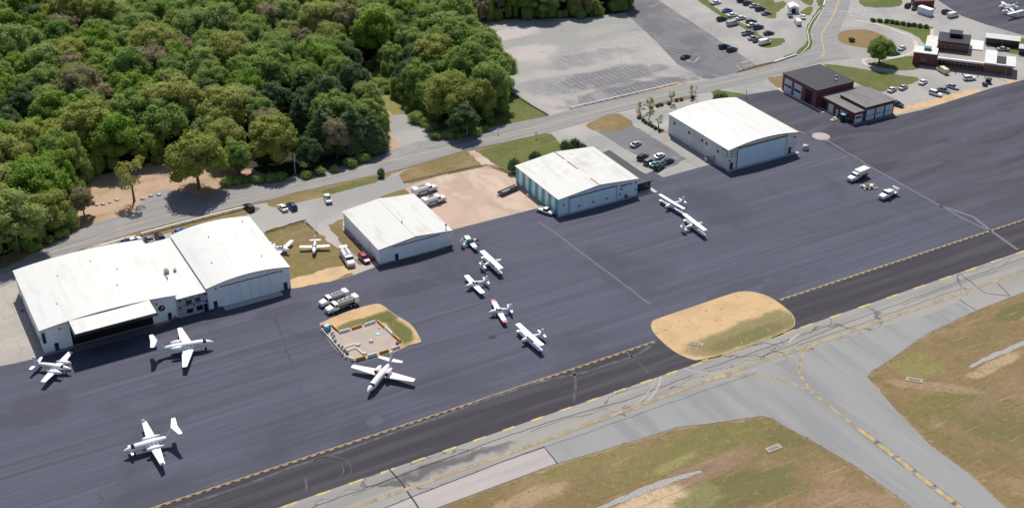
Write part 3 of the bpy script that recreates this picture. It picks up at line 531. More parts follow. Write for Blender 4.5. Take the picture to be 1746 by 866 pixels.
def hangar(x, y, w_, d, h, ha, curved, label, wall, roof, name='hangar', fascia='steel', left_segments=None, wallmats=None):
    t = empty(name, (x, y, 0), 0, label, 'hangar')
    pf = profile(w_, h, ha, curved); mb = MB(); n = len(pf)
    mb.add([(0, 0, 0)]+[(a, 0, b) for a, b in pf]+[(w_, 0, 0)], [tuple(range(n+2))[::-1]], 0)
    mb.add([(0, d, 0)]+[(a, d, b) for a, b in pf]+[(w_, d, 0)], [tuple(range(n+2))], 0)
    mb.add([(w_, 0, 0), (w_, d, 0), (w_, d, h), (w_, 0, h)], [(0, 1, 2, 3)], 0)
    if left_segments:
        k = len(left_segments)
        for i, mi in enumerate(left_segments): mb.add([(0, d*(1-i/k), 0), (0, d*(1-(i+1)/k), 0), (0, d*(1-(i+1)/k), h), (0, d*(1-i/k), h)], [(0, 1, 2, 3)], mi)
    else: mb.add([(0, 0, 0), (0, 0, h), (0, d, h), (0, d, 0)], [(0, 1, 2, 3)], 0)
    mb.build('wall', wallmats or wall, t)
    o = .28; th = .16; P_ = [(-o, pf[0][1]-.04)]+[(a, b) for a, b in pf[1:-1]]+[(w_+o, pf[-1][1]-.04)]
    mb = MB(); m = len(P_); ys = (-.3, d+.3); v = []
    for yy in ys: v += [(a, yy, b+th) for a, b in P_]+[(a, yy, b+.01) for a, b in P_]
    f = [];
    for i in range(m-1):
        f += [(i, i+1, 2*m+i+1, 2*m+i), (m+i+1, m+i, 3*m+i, 3*m+i+1), (m+i, m+i+1, i+1, i), (2*m+i, 2*m+i+1, 3*m+i+1, 3*m+i)]
    f += [(0, 2*m, 3*m, m), (m-1, 2*m-1, 4*m-1, 3*m-1)]
    mb.add(v, f, 0); r_ = mb.build('roof', roof, t)
    mb = MB()
    for (a0, b0), (a1, b1) in zip(P_, P_[1:]):
        v = [(a0, -.34, b0-.06), (a1, -.34, b1-.06), (a1, -.34, b1+th+.02), (a0, -.34, b0+th+.02), (a0, -.302, b0-.06), (a1, -.302, b1-.06), (a1, -.302, b1+th+.02), (a0, -.302, b0+th+.02)]
        mb.add(v, [(0, 1, 2, 3), (7, 6, 5, 4), (3, 2, 6, 7), (0, 4, 5, 1)])
    mb.build('fascia', fascia, t)
    MB().box(-.06, w_+.06, -.06, -.005, 0, .22).box(-.06, -.005, 0, d, 0, .22).build('plinth', 'concrete_plain', t)
    return t, r_
YF = 277.8
# left big hangar
t, r_ = hangar(26.9, YF+.3, 32.7, 31.6, 6.6, 7.6, True, 'largest white hangar at far left with a raised door canopy over the apron', 'wall_white', 'roof_white')
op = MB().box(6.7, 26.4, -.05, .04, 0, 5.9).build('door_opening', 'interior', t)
cz = 7.25
mb = MB(); mb.box(6.7, 26.2, -6.9, -.35, cz, cz+.16); mb.build('door_canopy', 'roof_white', t)
mb = MB(); mb.box(6.75, 26.15, -6.85, -.4, cz-.75, cz-.01); 
for k in range(9): mb.box(6.75+k*2.42, 6.87+k*2.42, -6.95, -6.86, cz-.75, cz+.1)
mb.build('canopy_frame', 'charcoal', t)
MB().box(6.6, 6.74, -7, -.36, cz-.9, cz+.3).build('canopy_end', 'black', t); MB().box(26.22, 26.36, -7, -.36, cz-.9, cz+.3).build('canopy_end', 'black', t)
MB().box(6.5, 26.4, -3.0, -.07, -.01, .10).build('threshold', 'worn', t)
pdoor(t, 3.0, 'bluedoor'); pdoor(t, 30.6, 'bluedoor')
fpanel(t, 'vent', 4.0, 4.9, 5.6, 5.85, 'charcoal'); fpanel(t, 'vent', 27.6, 28.0, 5.2, 5.7, 'charcoal')
mb = MB(); n = 24; mb.add([(28.9+.85*math.cos(k*6.2832/n), -.08, 4.0+.85*math.sin(k*6.2832/n)) for k in range(n)], [tuple(range(n))]); sg = mb.build('round_sign', 'black', t)
text_mesh('F', 1.15, 'white', sg, (28.9, -.12, 4.0), italic=.35); fpanel(t, 'small_sign', 28.2, 29.8, 2.55, 2.8, 'text_blue')
sg = lpanel(t, 'corner_sign', .3, 1.6, 3.2, 6.0, 'white', .25); lpanel(sg, 'sign_face', .45, 1.45, 3.4, 4.6, 'charcoal', .28); fpanel(t, 'corner_sign', .1, .9, 2.9, 5.8, 'navy', .2)
for yy in (5, 9): lpanel(t, 'frame', yy, yy+3.4, .3, 1.2, 'steel', .2)
for yy in (25.4,): d = lpanel(t, 'door', yy, yy+1.1, 0, 2.2, 'bluedoor', .08); lpanel(d, 'handle', yy+.8, yy+.95, 1.0, 1.1, 'steel', .12)
mb = MB().box(29, 29.45, 8, 8.4, 0, .5); 
for a, b in ((21, 10), (9, 22), (18, 25), (6, 9), (23, 18)):
    z = 6.6+1.0*(1-(2*a/32.7-1)**2); MB().tube((a, b, z), (a, b, z+.4), .16).build('vent', 'steel', r_)
# centre block with signs
t = empty('terminal_block', (59.62, YF-.1, 0), 0, 'narrow flat roofed office block with two navy sign boards between two white hangars', 'office building')
MB().box(0, 7.86, 0, 31, 0, 5.55).build('wall', 'wall_mauve', t); MB().box(-.02, 7.88, -.35, 31.3, 5.553, 5.78).build('roof', 'roof_white', t)
for z, tx, sz in ((4.75, "Nor' East aviation SVS", .78), (2.55, 'Executive Terminal', .92)):
    b = fpanel(t, 'sign_board', .35, 7.6, z, z+.72, 'navy', .1); text_mesh(tx, sz, 'text_blue', b, (3.97, -.13, z+.36), sx=.84 if z > 4 else .86)
for a, b, z0, z1 in ((2.1, 3.7, 3.35, 4.55), (4.5, 6.0, 3.45, 4.6), (2.1, 3.8, .75, 2.05), (4.6, 6.3, .75, 2.25)):
    f = fpanel(t, 'window', a, b, z0, z1, 'steel', .06); fpanel(f, 'pane', a+.07, b-.07, z0+.07, z1-.07, 'glass', .08)
pdoor(t, 7.05, 'black', 1.0, 2.2)
for i, (a, b, s_) in enumerate(((.7, 13.5, .95), (2.8, 13.2, .6), (-.35, 10.4, .75))):
    u = MB().box(-s_*.6, s_*.6, -s_*.6, s_*.6, 0, s_*1.1).build('air_conditioner', 'concrete_plain', None, bevel=.06); u.location = (60.4+a, YF+b, 5.79 if i < 2 else 6.9 if False else 5.79)
    tag(u, ['larger boxy rooftop unit on the white roof of the office block', 'smaller rooftop unit to the right of the larger one on the office roof', 'rooftop unit nearest the front at the edge of the office roof'][i], 'rooftop unit', 'rooftop units on the office block')
    MB().tube((0, 0, s_*1.1), (0, 0, s_*1.25), s_*.35, n=14).build('fan', 'rust', u)
# K hangar
t, r_ = hangar(67.5, YF, 21.8, 31.0, 6.3, 7.6, True, 'white hangar with a closed white door and curved roof beside the grass yard', 'wall_white', 'roof_white')
d = fpanel(t, 'hangar_door', 3.2, 18.9, .05, 5.75, 'door_white', .08)
for k in range(1, 6): fpanel(d, 'door_seam', 3.2+k*2.62-.03, 3.2+k*2.62+.03, .1, 5.7, 'steel', .1)
fpanel(d, 'door_track', 3.2, 18.9, 5.76, 5.95, 'charcoal', .12)
pdoor(t, 1.7, 'bluedoor'); pdoor(t, 20.4, 'bluedoor'); fpanel(t, 'lamp', 2.0, 2.4, 5.6, 5.85, 'charcoal', .3); fpanel(t, 'lamp', 19.3, 19.7, 5.6, 5.85, 'charcoal', .3)
MB().box(3.4, 18.8, -2.4, -.07, -.01, .1).build('threshold', 'concrete_plain', t)
for a, b in ((8, 23), (4.6, 10), (17, 7), (19, 28)):
    z = 6.3+1.3*(1-(2*a/21.8-1)**2); MB().tube((a, b, z), (a, b, z+.4), .16).build('vent', 'rust', r_)
# M hangar
t, r_ = hangar(114.4, YF-.3, 21.8, 24.5, 4.6, 5.75, False, 'smaller white hangar with shallow gable roof in the middle, left of the sandy lot', 'wall_white', 'roof_old', fascia='rust')
d = fpanel(t, 'hangar_door', 4.1, 18.0, .05, 4.25, 'door_white', .08); fpanel(d, 'door_track', 4.1, 18.0, 4.26, 4.42, 'black', .14)
for k in (): fpanel(d, 'door_seam', 4.1+k*2.78-.03, 4.1+k*2.78+.03, .1, 4.2, 'steel', .1)
pd = pdoor(t, 5.0, 'bluedoor', 1, 2.1, -.09)
for k in range(15): d_ = None
MB().box(10.7, 11.1, -.2, 24.6, 5.87, 5.98).build('ridge_cap', 'roof_old', r_)
MB().tube((10.8, 8.6, 5.9), (10.8, 8.6, 6.35), .18).build('vent', 'rust', r_)
MB().box(-.05, -.005, 6.4, 6.5, .2, 4.6).build('downpipe', 'steel', t); MB().box(-.05, -.005, 23.3, 23.4, .2, 4.0).build('downpipe', 'steel', t)
mb = MB().tube((20.6, 1.2, 4.8), (20.6, 1.2, 6.0), .1); mb.tube((20.6, 1.2, 5.9), (20.6, 1.2, 6.5), .33, .2, 12); mb.build('stovepipe', 'steel', t)
# T hangar
seg = [1 if i % 2 == 0 else 0 for i in range(13)]
t, r_ = hangar(170.4, YF, 27.2, 24.7, 5.3, 6.65, False, 'hangar with teal and white striped side wall and pale blue front', 'wall_blue', 'roof_old', left_segments=[2+s_ for s_ in seg], wallmats=['wall_blue', 'wall_blue', 'wall_white', 'teal'])
d = fpanel(t, 'hangar_door', 3.6, 19.8, .05, 4.7, 'door_blue', .08); fpanel(d, 'door_track', 3.6, 19.8, 4.71, 4.95, 'black', .14)
for x in (3.55, 19.75): fpanel(d, 'door_post', x, x+.12, .05, 4.9, 'black', .12)
for a in (6.6, 11.4, 16.2): fpanel(d, 'window', a, a+.7, 1.3, 1.75, 'glass', .1)
for a, z in ((1.5, 2.9), (21.2, 3.0), (20.9, 1.4), (26.4, 3.9), (26.3, 1.6)): fpanel(t, 'window', a, a+.5, z, z+.55, 'glass', .05)
text_mesh('INSPECT INC', .85, 'darkred', t, (23.2, -.08, 4.3), sx=.85)
mb = MB()
for a, b in ((0, 4.5), (11.5, 17.5), (19, 24.9)): mb.box(13.35, 13.75, a, b, 6.75, 6.85)
mb.build('ridge_vent', 'rust', r_)
mb = MB()
rw = random.Random(3)
for k in range(9):
    a, b = rw.uniform(2, 24), rw.uniform(2, 22); z = 5.3+1.35*(1-abs(2*a/27.2-1))+.17
    s_ = 1 if a < 13.6 else -1; sl_ = 1.35/13.6*s_
    mb = MB(); mb.add([(a, b, z+.01), (a+2.2, b, z+.01+2.2*sl_), (a+2.2, b+.9, z+.01+2.2*sl_), (a, b+.9, z+.01)], [(0, 1, 2, 3)]); mb.build('roof_patch', 'white', r_)
lp = lpanel(t, 'door', 5.2, 6.2, 0, 2.1, 'offwhite', .07)
lt = MB().box(27.25, 33.2, .4, 24, 3.0, 3.2).build('lean_to_roof', 'roof_dark', t)
MB().box(27.3, 33, 1.5, 23.8, 0, 2.99).build('lean_to_wall', 'charcoal', t)
MB().box(30.0, 30.15, .4, 24, 3.201, 3.26).build('seam', 'grey', lt)
MB().box(27, 33.5, -1.5, 1.4, -.01, .12).build('slab', 'concrete_plain', t)
MB().box(-.5, 27.3, -.9, -.07, -.01, .1).build('slab', 'concrete_plain', t)
# R hangar
t, r_ = hangar(230.8, YF, 26.9, 31.2, 6.8, 8.1, True, 'tall grey walled hangar with curved white roof and wide pale blue door at upper right', 'wall_cream', 'roof_white', fascia='rust', left_segments=[0, 0, 1, 0, 0], wallmats=['wall_cream', 'wall_grey'])
d = fpanel(t, 'hangar_door', 3.6, 22.6, .15, 6.4, 'door_blue', .08); fpanel(d, 'door_track', 3.5, 22.7, 6.41, 6.85, 'brown', .14)
for x in (3.45, 22.6): fpanel(d, 'door_post', x, x+.15, .05, 6.6, 'black', .12)
pdoor(t, 1.5, 'darkred', 1.1, 2.3); pdoor(t, 24.4, 'darkred', 1.1, 2.3)
for a in (1.2,): s_ = fpanel(t, 'sign', a, a+1.9, 4.2, 6.2, 'charcoal', .1); fpanel(s_, 'sign_face', a+.15, a+1.75, 4.35, 6.05, 'text_blue', .13); text_mesh('AIR', .7, 'navy', s_, (a+.95, -.15, 5.2))
s_ = lpanel(t, 'sign', .6, 2.9, 4.2, 6.3, 'charcoal', .1); lpanel(s_, 'sign_face', .75, 2.75, 4.35, 6.15, 'offwhite', .13)
for yy, z in ((4.6, 3.8), (10.5, 4.0), (12.7, 4.2), (19.6, 4.1), (27.6, 4.2)): f = lpanel(t, 'window', yy, yy+1.0, z, z+1.1, 'steel', .06); lpanel(f, 'pane', yy+.12, yy+.88, z+.12, z+.98, 'glass', .08)
fpanel(t, 'lamp', .5, .9, 2.9, 3.3, 'black', .2); fpanel(t, 'lamp', 25.6, 26.1, 5.4, 5.7, 'charcoal', .3)
MB().box(.3, .9, 6, 6.5, 0, 2.4).build('meter_box', 'steel', t) if False else lpanel(t, 'meter_box', 6.3, 6.9, .2, 2.3, 'steel', .3)
MB().box(-.5, 27.6, -1.2, -.07, -.01, .12).build('slab', 'concrete_plain', t)
u = MB().box(-.7, .7, -.7, .7, 0, 1.2).build('air_conditioner', 'steel', bevel=.08); u.location = (229.4, 286, .03); tag(u, 'small grey service cabinet standing against the side of the grey hangar', 'cabinet'); MB().tube((0, 0, 1.2), (0, 0, 1.3), .5).build('fan', 'charcoal', u)

# ------------------------------------------------------------------ fire station
t = empty('fire_station', (286.6, 285.2, 0), 0, 'dark red brick fire station with dark roof and white bay doors', 'fire station')
MB().box(0, 16.4, 16.8, 34.4, 0, 6.0).build('wall', 'brick', t); rf = MB().box(-.3, 16.7, 16.5, 34.7, 6.003, 6.25).build('roof', 'roof_dark', t)
for a, b in ((11, 20), (13.5, 22.5)): MB().box(a, a+.7, b, b+.7, 6.25, 6.7).build('vent', 'steel', rf)
MB().box(1.8, 19.4, 0, 16.79, 0, 3.9).build('wall', 'brick', t); MB().box(1.55, 19.6, -.25, 16.79, 3.903, 4.1).build('roof', 'roof_grey', t)
MB().box(6.4, 19.41, -.05, 12.2, 4.103, 4.9).build('wall', 'brick', t); MB().box(6.2, 19.7, -.3, 12.4, 4.903, 5.08).build('roof', 'roof_grey', t)
for y0 in (29.4, 24.3):
    d = lpanel(t, 'bay_door', y0, y0+3.8, .1, 4.9, 'door_pale', .06); lpanel(d, 'window', y0+.2, y0+3.6, 2.1, 2.9, 'glass', .08)
d = lpanel(t, 'bay_door', 18.9, 22.4, .1, 4.9, 'interior', .03)
for y0, y1, z1, m_ in ((13.4, 15.6, 3.0, 'interior'), (10, 12.3, 2.9, 'door_pale'), (7.6, 8.5, 2.2, 'door_pale')): lpanel(t, 'door', y0, y1, .05, z1, m_, .05, 1.8)
for y0 in (3.4, 4.6, 5.8): lpanel(t, 'window', y0, y0+.6, 1.2, 2.7, 'offwhite', .05, 1.8)
d = fpanel(t, 'bay_door', 2.2, 5.4, .1, 3.0, 'door_pale', .06); fpanel(d, 'window', 2.5, 5.1, 1.7, 2.3, 'glass', .08)
for a in (7.2, 11.3, 15.4):
    d = fpanel(t, 'bay_door', a, a+3.4, .1, 3.9, 'door_pale', .1)
    for k in range(3): fpanel(d, 'window', a+.3+k*1.0, a+.8+k*1.0, 1.5, 1.9, 'glass', .12)
MB().box(-1.2, -.05, 12, 36, -.01, .15).build('kerb', 'concrete_plain', t); MB().box(2, 19.4, -1.6, -.06, -.01, .1).build('slab', 'worn', t)
# ------------------------------------------------------------------ passenger terminal
o0 = G(1555, 110); e0 = G(1726, 131); ang = math.atan2(e0.y-o0.y, e0.x-o0.x); Lt = (e0-o0).length
t = empty('passenger_terminal', o0, ang, 'low brick and glass airport terminal building with white flat roofs at upper right', 'terminal building')
k = Lt/34.0
MB().box(0, 7.8*k, 0, 6.5, 0, 4.6).build('wall', 'brick', t); rf = MB().box(-.2, 8*k, -.2, 6.7, 4.603, 4.9).build('roof', 'roof_white', t)
MB().box(3.2*k, 5.6*k, 2.6, 4.8, 4.905, 5.9).build('rooftop_unit', 'teal_paint', rf); fpanel(t, 'window', 2.6, 4.8, .6, 3.4, 'glass', .06)
MB().box(8.02*k, 24*k, 1.4, 12, 0, 3.6).build('wall', 'brown', t); rf2 = MB().box(8.1*k, 24*k, .2, 12.2, 3.603, 3.85).build('roof', 'roof_tan', t)
MB().box(8.1*k, 24*k, -.4, .55, 3.3, 3.92).build('eave', 'white', t)
for i in range(11): fpanel(t, 'window', 8.8*k+i*1.45*k, 9.8*k+i*1.45*k, .8, 2.7, 'glass', .06, 1.4)
MB().box(24.02*k, 28*k, -.4, 13.5, 3.6, 4.1).build('roof', 'roof_white', t); MB().box(24.1*k, 33.6*k, .9, 9, 0, 3.55).build('wall', 'brown', t)
MB().box(28.02*k, 31.2*k, .3, 8.7, 3.6, 3.9).build('roof', 'roof_dark', t); MB().box(28.02*k, 31.2*k, -.4, .28, 3.6, 4.05).build('eave', 'white', t)
MB().box(31.22*k, 34.4*k, -.6, 9.4, 3.6, 4.1).build('roof', 'roof_white', t)
for x_ in (31.6*k, 33.8*k): MB().tube((x_, -.1, 0), (x_, -.1, 3.6), .12).build('post', 'steel', t)
u2 = MB().box(7.5*k, 18*k, 7.5, 17, 3.86, 7.3).build('upper_storey', 'brick', t); MB().box(7.2*k, 18.3*k, 7.2, 17.3, 7.303, 7.55).build('roof', 'roof_dark', u2)
for i in range(6): fpanel(u2, 'window', 8.0*k+i*1.65*k, 9.2*k+i*1.65*k, 4.6, 6.5, 'glass', .06, 7.5)
MB().box(3.2*k, 7.2*k, 7.4, 22, 0, 3.9).build('side_wing', 'roof_white', t); MB().box(18.02*k, 23*k, 12.1, 22, 0, 4.2).build('rear_wing', 'offwhite', t)
MB().box(11*k, 15*k, 12.5, 16.4, 7.56, 8.9).build('penthouse', 'glass', t); MB().box(10.7*k, 15.3*k, 12.2, 16.7, 8.91, 9.1).build('penthouse_roof', 'roof_dark', t)
# big tents / canopies
def tent(px, py, rz, l, w_, h, label):
    t = empty('canopy_shelter', G(px, py), rz, label, 'shelter'); mb = MB(); v = []
    for x in (-l/2, l/2): v += [(x, -w_/2, h), (x, 0, h+.9), (x, w_/2, h), (x, -w_/2, h-.15), (x, 0, h+.75), (x, w_/2, h-.15)]
    mb.add(v, [(0, 6, 7, 1), (1, 7, 8, 2), (3, 4, 10, 9), (4, 5, 11, 10), (0, 3, 9, 6), (2, 8, 11, 5), (0, 1, 4, 3), (1, 2, 5, 4), (6, 9, 10, 7), (7, 10, 11, 8)]); mb.build('roof', 'roof_white', t)
    mb = MB(); mb.box(-l/2+.4, l/2-.4, -w_/2+.5, w_/2-.4, 0, h-.2); mb.build('wall', 'charcoal', t)
    for x in (-l/2+.15, 0, l/2-.15):
        for y in (-w_/2+.15, w_/2-.15): MB().box(x-.08, x+.08, y-.08, y+.08, 0, h-.05).build('post', 'steel', t)
tent(1708, 76, ang, 12.5, 5.5, 2.9, 'long white roofed open shelter with dark sides on grass behind the terminal')
tent(1752, 92, ang, 7, 5, 2.6, 'small white roofed shelter cut by the right edge of the picture')
t = empty('storage_shed', G(1572, 10), ang+.4, 'dark red shed at the top edge beyond the hedge', 'shed'); MB().box(-4, 4, -2.5, 2.5, 0, 2.8).build('wall', 'darkred', t)
MB().add([(-4.2, -2.8, 2.8), (4.2, -2.8, 2.8), (4.2, 0, 4), (-4.2, 0, 4), (-4.2, 2.8, 2.8), (4.2, 2.8, 2.8)], [(0, 1, 2, 3), (3, 2, 5, 4), (0, 3, 4), (1, 5, 2), (0, 4, 5, 1)]).build('roof', 'rust', t)
t = empty('shipping_container', G(1577, 25), ang+1.0, 'pale blue shipping container with white top parked beyond the hedge', 'container')
MB().box(-1.3, 1.3, -3, 3, 0, 2.7).build('wall', 'door_pale', t, bevel=.03); MB().box(-1.35, 1.35, -3.05, 3.05, 2.71, 2.85).build('roof', 'white', t)
for s_ in (-1, 1): MB().box(s_*.65-.6, s_*.65+.6, -3.06, -3.0, .1, 2.6).build('door', 'door_pale', t)
# house among the trees
def house(px, py, rz, l, w_, label, h=5.2, rm='silver'):
    t = empty('house', G(px, py, 0), rz, label, 'house'); MB().box(-l/2, l/2, -w_/2, w_/2, 0, h).build('wall', 'offwhite', t)
    rf = MB().add([(-l/2-.4, -w_/2-.4, h), (l/2+.4, -w_/2-.4, h), (l/2+.4, 0, h+2.4), (-l/2-.4, 0, h+2.4), (-l/2-.4, w_/2+.4, h), (l/2+.4, w_/2+.4, h)], [(0, 1, 2, 3), (3, 2, 5, 4), (0, 3, 4), (1, 5, 2), (0, 4, 5, 1)]).build('roof', rm, t)
    MB().box(1.2, 2, -.4, .4, h+1.6, h+3.4).build('chimney', 'brick', rf)
    for x in (-l*.3, l*.3): fpanel(t, 'window', x-.6, x+.6, 3.2, 4.5, 'glass', .05, -w_/2)
    pdoor(t, 0, 'darkred', y=-w_/2)
HOUSES = [G(207, 30), G(-2, 32)]
house(207, 30, .5, 9, 7, 'grey roofed house showing between the trees at the top edge'); house(-2, 32, .3, 12, 7, 'pale roofed house at the top left corner among the trees')

# ------------------------------------------------------------------ vehicles
def wheel_mesh(r, wd):
    mb = MB(); mb.tube((0, -wd/2, 0), (0, wd/2, 0), r, n=14, mi=0); mb.tube((0, -wd/2-.012, 0), (0, wd/2+.012, 0), r*.55, n=10, mi=1)
    me = mb.build('wheel', ['tyre', 'steel']); d = me.data; bpy.data.objects.remove(me); return d
WH = wheel_mesh(.33, .22); WHT = wheel_mesh(.5, .3)
def wheels(t, xs, hw, r, me):
    for x in xs:
        for s_ in (-1, 1):
            o = bpy.data.objects.new('wheel', me); col.objects.link(o); o.parent = t; o.location = (x, s_*hw, r)
def ring(x, hb, ht, z0, z1):      # rounded box section across the car
    m_ = (z0+z1)/2; return [(x, -hb, z0), (x, -hb*1.0, m_), (x, -ht, z1-.04), (x, -ht*.9, z1), (x, ht*.9, z1), (x, ht, z1-.04), (x, hb, m_), (x, hb, z0)]
CARS = {}
def car_proto(kind, paint):
    if (kind, paint) in CARS: return copy_tree(CARS[(kind, paint)])
    t = empty('parked_car' if kind != 'pickup' else 'pickup_truck', (0, 0, 0))
    if kind in ('van',): t.name = 'van'
    L = {'sedan': 4.6, 'suv': 4.7, 'pickup': 5.5, 'van': 5.4}[kind]; a = L/2; w_ = .92 if kind != 'van' else 1.0
    gz = .28
    if kind == 'sedan':
        mb = MB(); mb.rings([ring(-a, .78, .7, .4, .7), ring(-a+.12, w_-.04, .82, gz, .92), ring(-a+.9, w_, .86, gz, .98), ring(.0, w_, .88, gz, .95), ring(a-1.2, w_, .84, gz, .88), ring(a-.25, w_-.06, .74, gz, .72), ring(a, .68, .6, .4, .6)]); body = mb.build('body', paint, t, bevel=.03)
        MB().rings([ring(-a+.65, .82, .74, .9, .97), ring(-a+1.35, .8, .62, .9, 1.36), ring(.25, .8, .62, .9, 1.38), ring(1.15, .82, .72, .88, .92)]).build('window', 'glass', t)
        MB().rings([ring(-a+1.25, .60, .58, 1.365, 1.41), ring(-.3, .64, .6, 1.365, 1.45), ring(.3, .62, .58, 1.375, 1.41)]).build('roof', paint, t)
        wheels(t, (-a+.95, a-.9), .8, .33, WH)
    elif kind == 'suv':
        mb = MB(); mb.rings([ring(-a, .84, .76, .45, 1.0), ring(-a+.1, w_, .86, .34, 1.08), ring(.6, w_, .88, .34, 1.08), ring(a-.9, w_, .84, .34, 1.02), ring(a-.15, w_-.05, .76, .36, .9), ring(a, .72, .66, .45, .75)]); mb.build('body', paint, t, bevel=.03)
        MB().rings([ring(-a+.12, .84, .76, 1.02, 1.2), ring(-a+.4, .83, .68, 1.02, 1.62), ring(.2, .83, .68, 1.02, 1.63), ring(1.05, .84, .74, 1.0, 1.1)]).build('window', 'glass', t)
        MB().rings([ring(-a+.3, .68, .64, 1.62, 1.68), ring(-.6, .7, .66, 1.62, 1.73), ring(.3, .67, .63, 1.62, 1.67)]).build('roof', paint, t)
        wheels(t, (-a+.95, a-.95), .82, .36, WH)
    elif kind == 'van':
        mb = MB(); mb.rings([ring(-a, .9, .82, .4, 1.9), ring(-a+.1, w_, .9, .35, 2.02), ring(.9, w_, .88, .35, 2.05), ring(a-.95, w_, .84, .35, 1.35), ring(a-.85, w_, .84, .35, 1.15), ring(a-.1, w_-.08, .78, .38, .95), ring(a, .75, .68, .5, .8)]); mb.build('body', paint, t, bevel=.03)
        MB().add([(a-1.6, -.82, 1.83), (a-1.6, .82, 1.83), (a-.9, .84, 1.36), (a-.9, -.84, 1.36)], [(0, 3, 2, 1)]).add([(x, s_*.965, z) for s_ in (-1, 1) for x, z in ((a-2.6, 1.25), (a-1.2, 1.25), (a-1.6, 1.78), (a-2.6, 1.78))], [(0, 1, 2, 3), (7, 6, 5, 4)]).build('window', 'glass', t)
        o = t.children[-1]
        for v in o.data.vertices[:4]: v.co += Vector((.06, 0, .07))
        wheels(t, (-a+1.1, a-.95), .86, .36, WH)
    else:
        mb = MB(); mb.rings([ring(-.35, w_, .88, .42, 1.08), ring(a-1.1, w_, .85, .42, 1.08), ring(a-.15, w_-.04, .8, .42, .98), ring(a, .75, .7, .5, .8)]); mb.box(-a, -.36, -w_, w_, .5, .68)
        for s_ in (-1, 1): mb.box(-a, -.36, min(s_*w_, s_*(w_-.1)), max(s_*w_, s_*(w_-.1)), .681, 1.08)
        mb.box(-a, -a+.08, -w_+.11, w_-.11, .681, 1.06); mb.build('body', paint, t, bevel=.02)
        MB().rings([ring(-.32, .84, .7, 1.03, 1.62), ring(.7, .84, .7, 1.03, 1.64), ring(1.35, .84, .74, 1.0, 1.1)]).build('window', 'glass', t)
        MB().rings([ring(-.36, .7, .66, 1.62, 1.7), ring(.75, .68, .64, 1.62, 1.69)]).build('roof', paint, t)
        wheels(t, (-a+1.1, a-1.0), .82, .37, WH)
    mb = MB()
    for s_ in (-1, 1): MB().box(a-.13, a-.02, s_*.58-.14, s_*.58+.14, .6 if kind == 'sedan' else .72, .70 if kind == 'sedan' else .84).build('headlight', 'offwhite', t)
    for s_ in (-1, 1): MB().box(-a-.012, -a+.08, s_*.62-.12, s_*.62+.12, .62, .78).build('tail_light', 'darkred', t)
    CARS[(kind, paint)] = t; return t
first = {}
def car(px, py, kind, paint, rz, label, group='cars parked in the car parks'):
    t = car_proto(kind, paint); p = G(px, py, .6); t.location = (p.x, p.y, .06); t.rotation_euler = (0, 0, R(rz))
    tag(t, label, {'van': 'van', 'pickup': 'pickup truck'}.get(kind, 'car'), group)
    return t
K = 'cars parked near the hangars'
car(482, 354, 'sedan', 'white', 94, 'white sedan parked beside a dark blue car behind the grass yard', K)
car(497.5, 352, 'suv', 'navy', 94, 'dark blue car parked to the right of a white sedan behind the grass yard', K)
car(559, 339, 'pickup', 'offwhite', 78, 'white pickup truck alone on the lot behind the middle hangar', K)
car(621, 441, 'suv', 'crimson', -88, 'crimson car parked against the left side of the middle white hangar', K)
car(930, 360, 'pickup', 'white', -66, 'white pickup truck at the front corner of the teal striped hangar', K)
car(272, 404, 'suv', 'charcoal', 95, 'dark car standing behind the office block below the guard rail', K)
car(254, 408, 'sedan', 'grey', 100, 'grey car left of a dark car behind the office block', K)
car(424, 354, 'suv', 'black', 100, 'black car at the rear corner of the hangar beside the driveway', K)
car(216, 412, 'sedan', 'navy', 20, 'dark blue car mostly hidden behind the largest hangar', K)
car(228, 410, 'sedan', 'white', 20, 'white car half hidden behind the largest hangar', K)
car(307, 395, 'sedan', 'blue', 20, 'blue car mostly hidden behind the white curved roof of the hangar', K)
D = 'cars parked on the dark lot between two hangars'
for a in ((1096, 268, 'suv', 'charcoal', 20, 'dark grey car at the left end of the row on the dark lot'), (1107, 276, 'suv', 'grey', 20, 'grey car second from left on the dark lot'), (1124, 285, 'suv', 'black', 20, 'black car nearest the apron on the dark lot'),
          (1139, 275, 'sedan', 'navy', 10, 'blue car at the right of the group on the dark lot'), (1117, 280, 'sedan', 'teal_paint', 20, 'teal car squeezed between a grey and a black car on the dark lot'), (1124, 266, 'sedan', 'white', 20, 'white car behind the others on the dark lot'), (1084, 246, 'sedan', 'silver', 20, 'silver car standing alone higher up on the dark lot')):
    car(*a, D)
h = 25
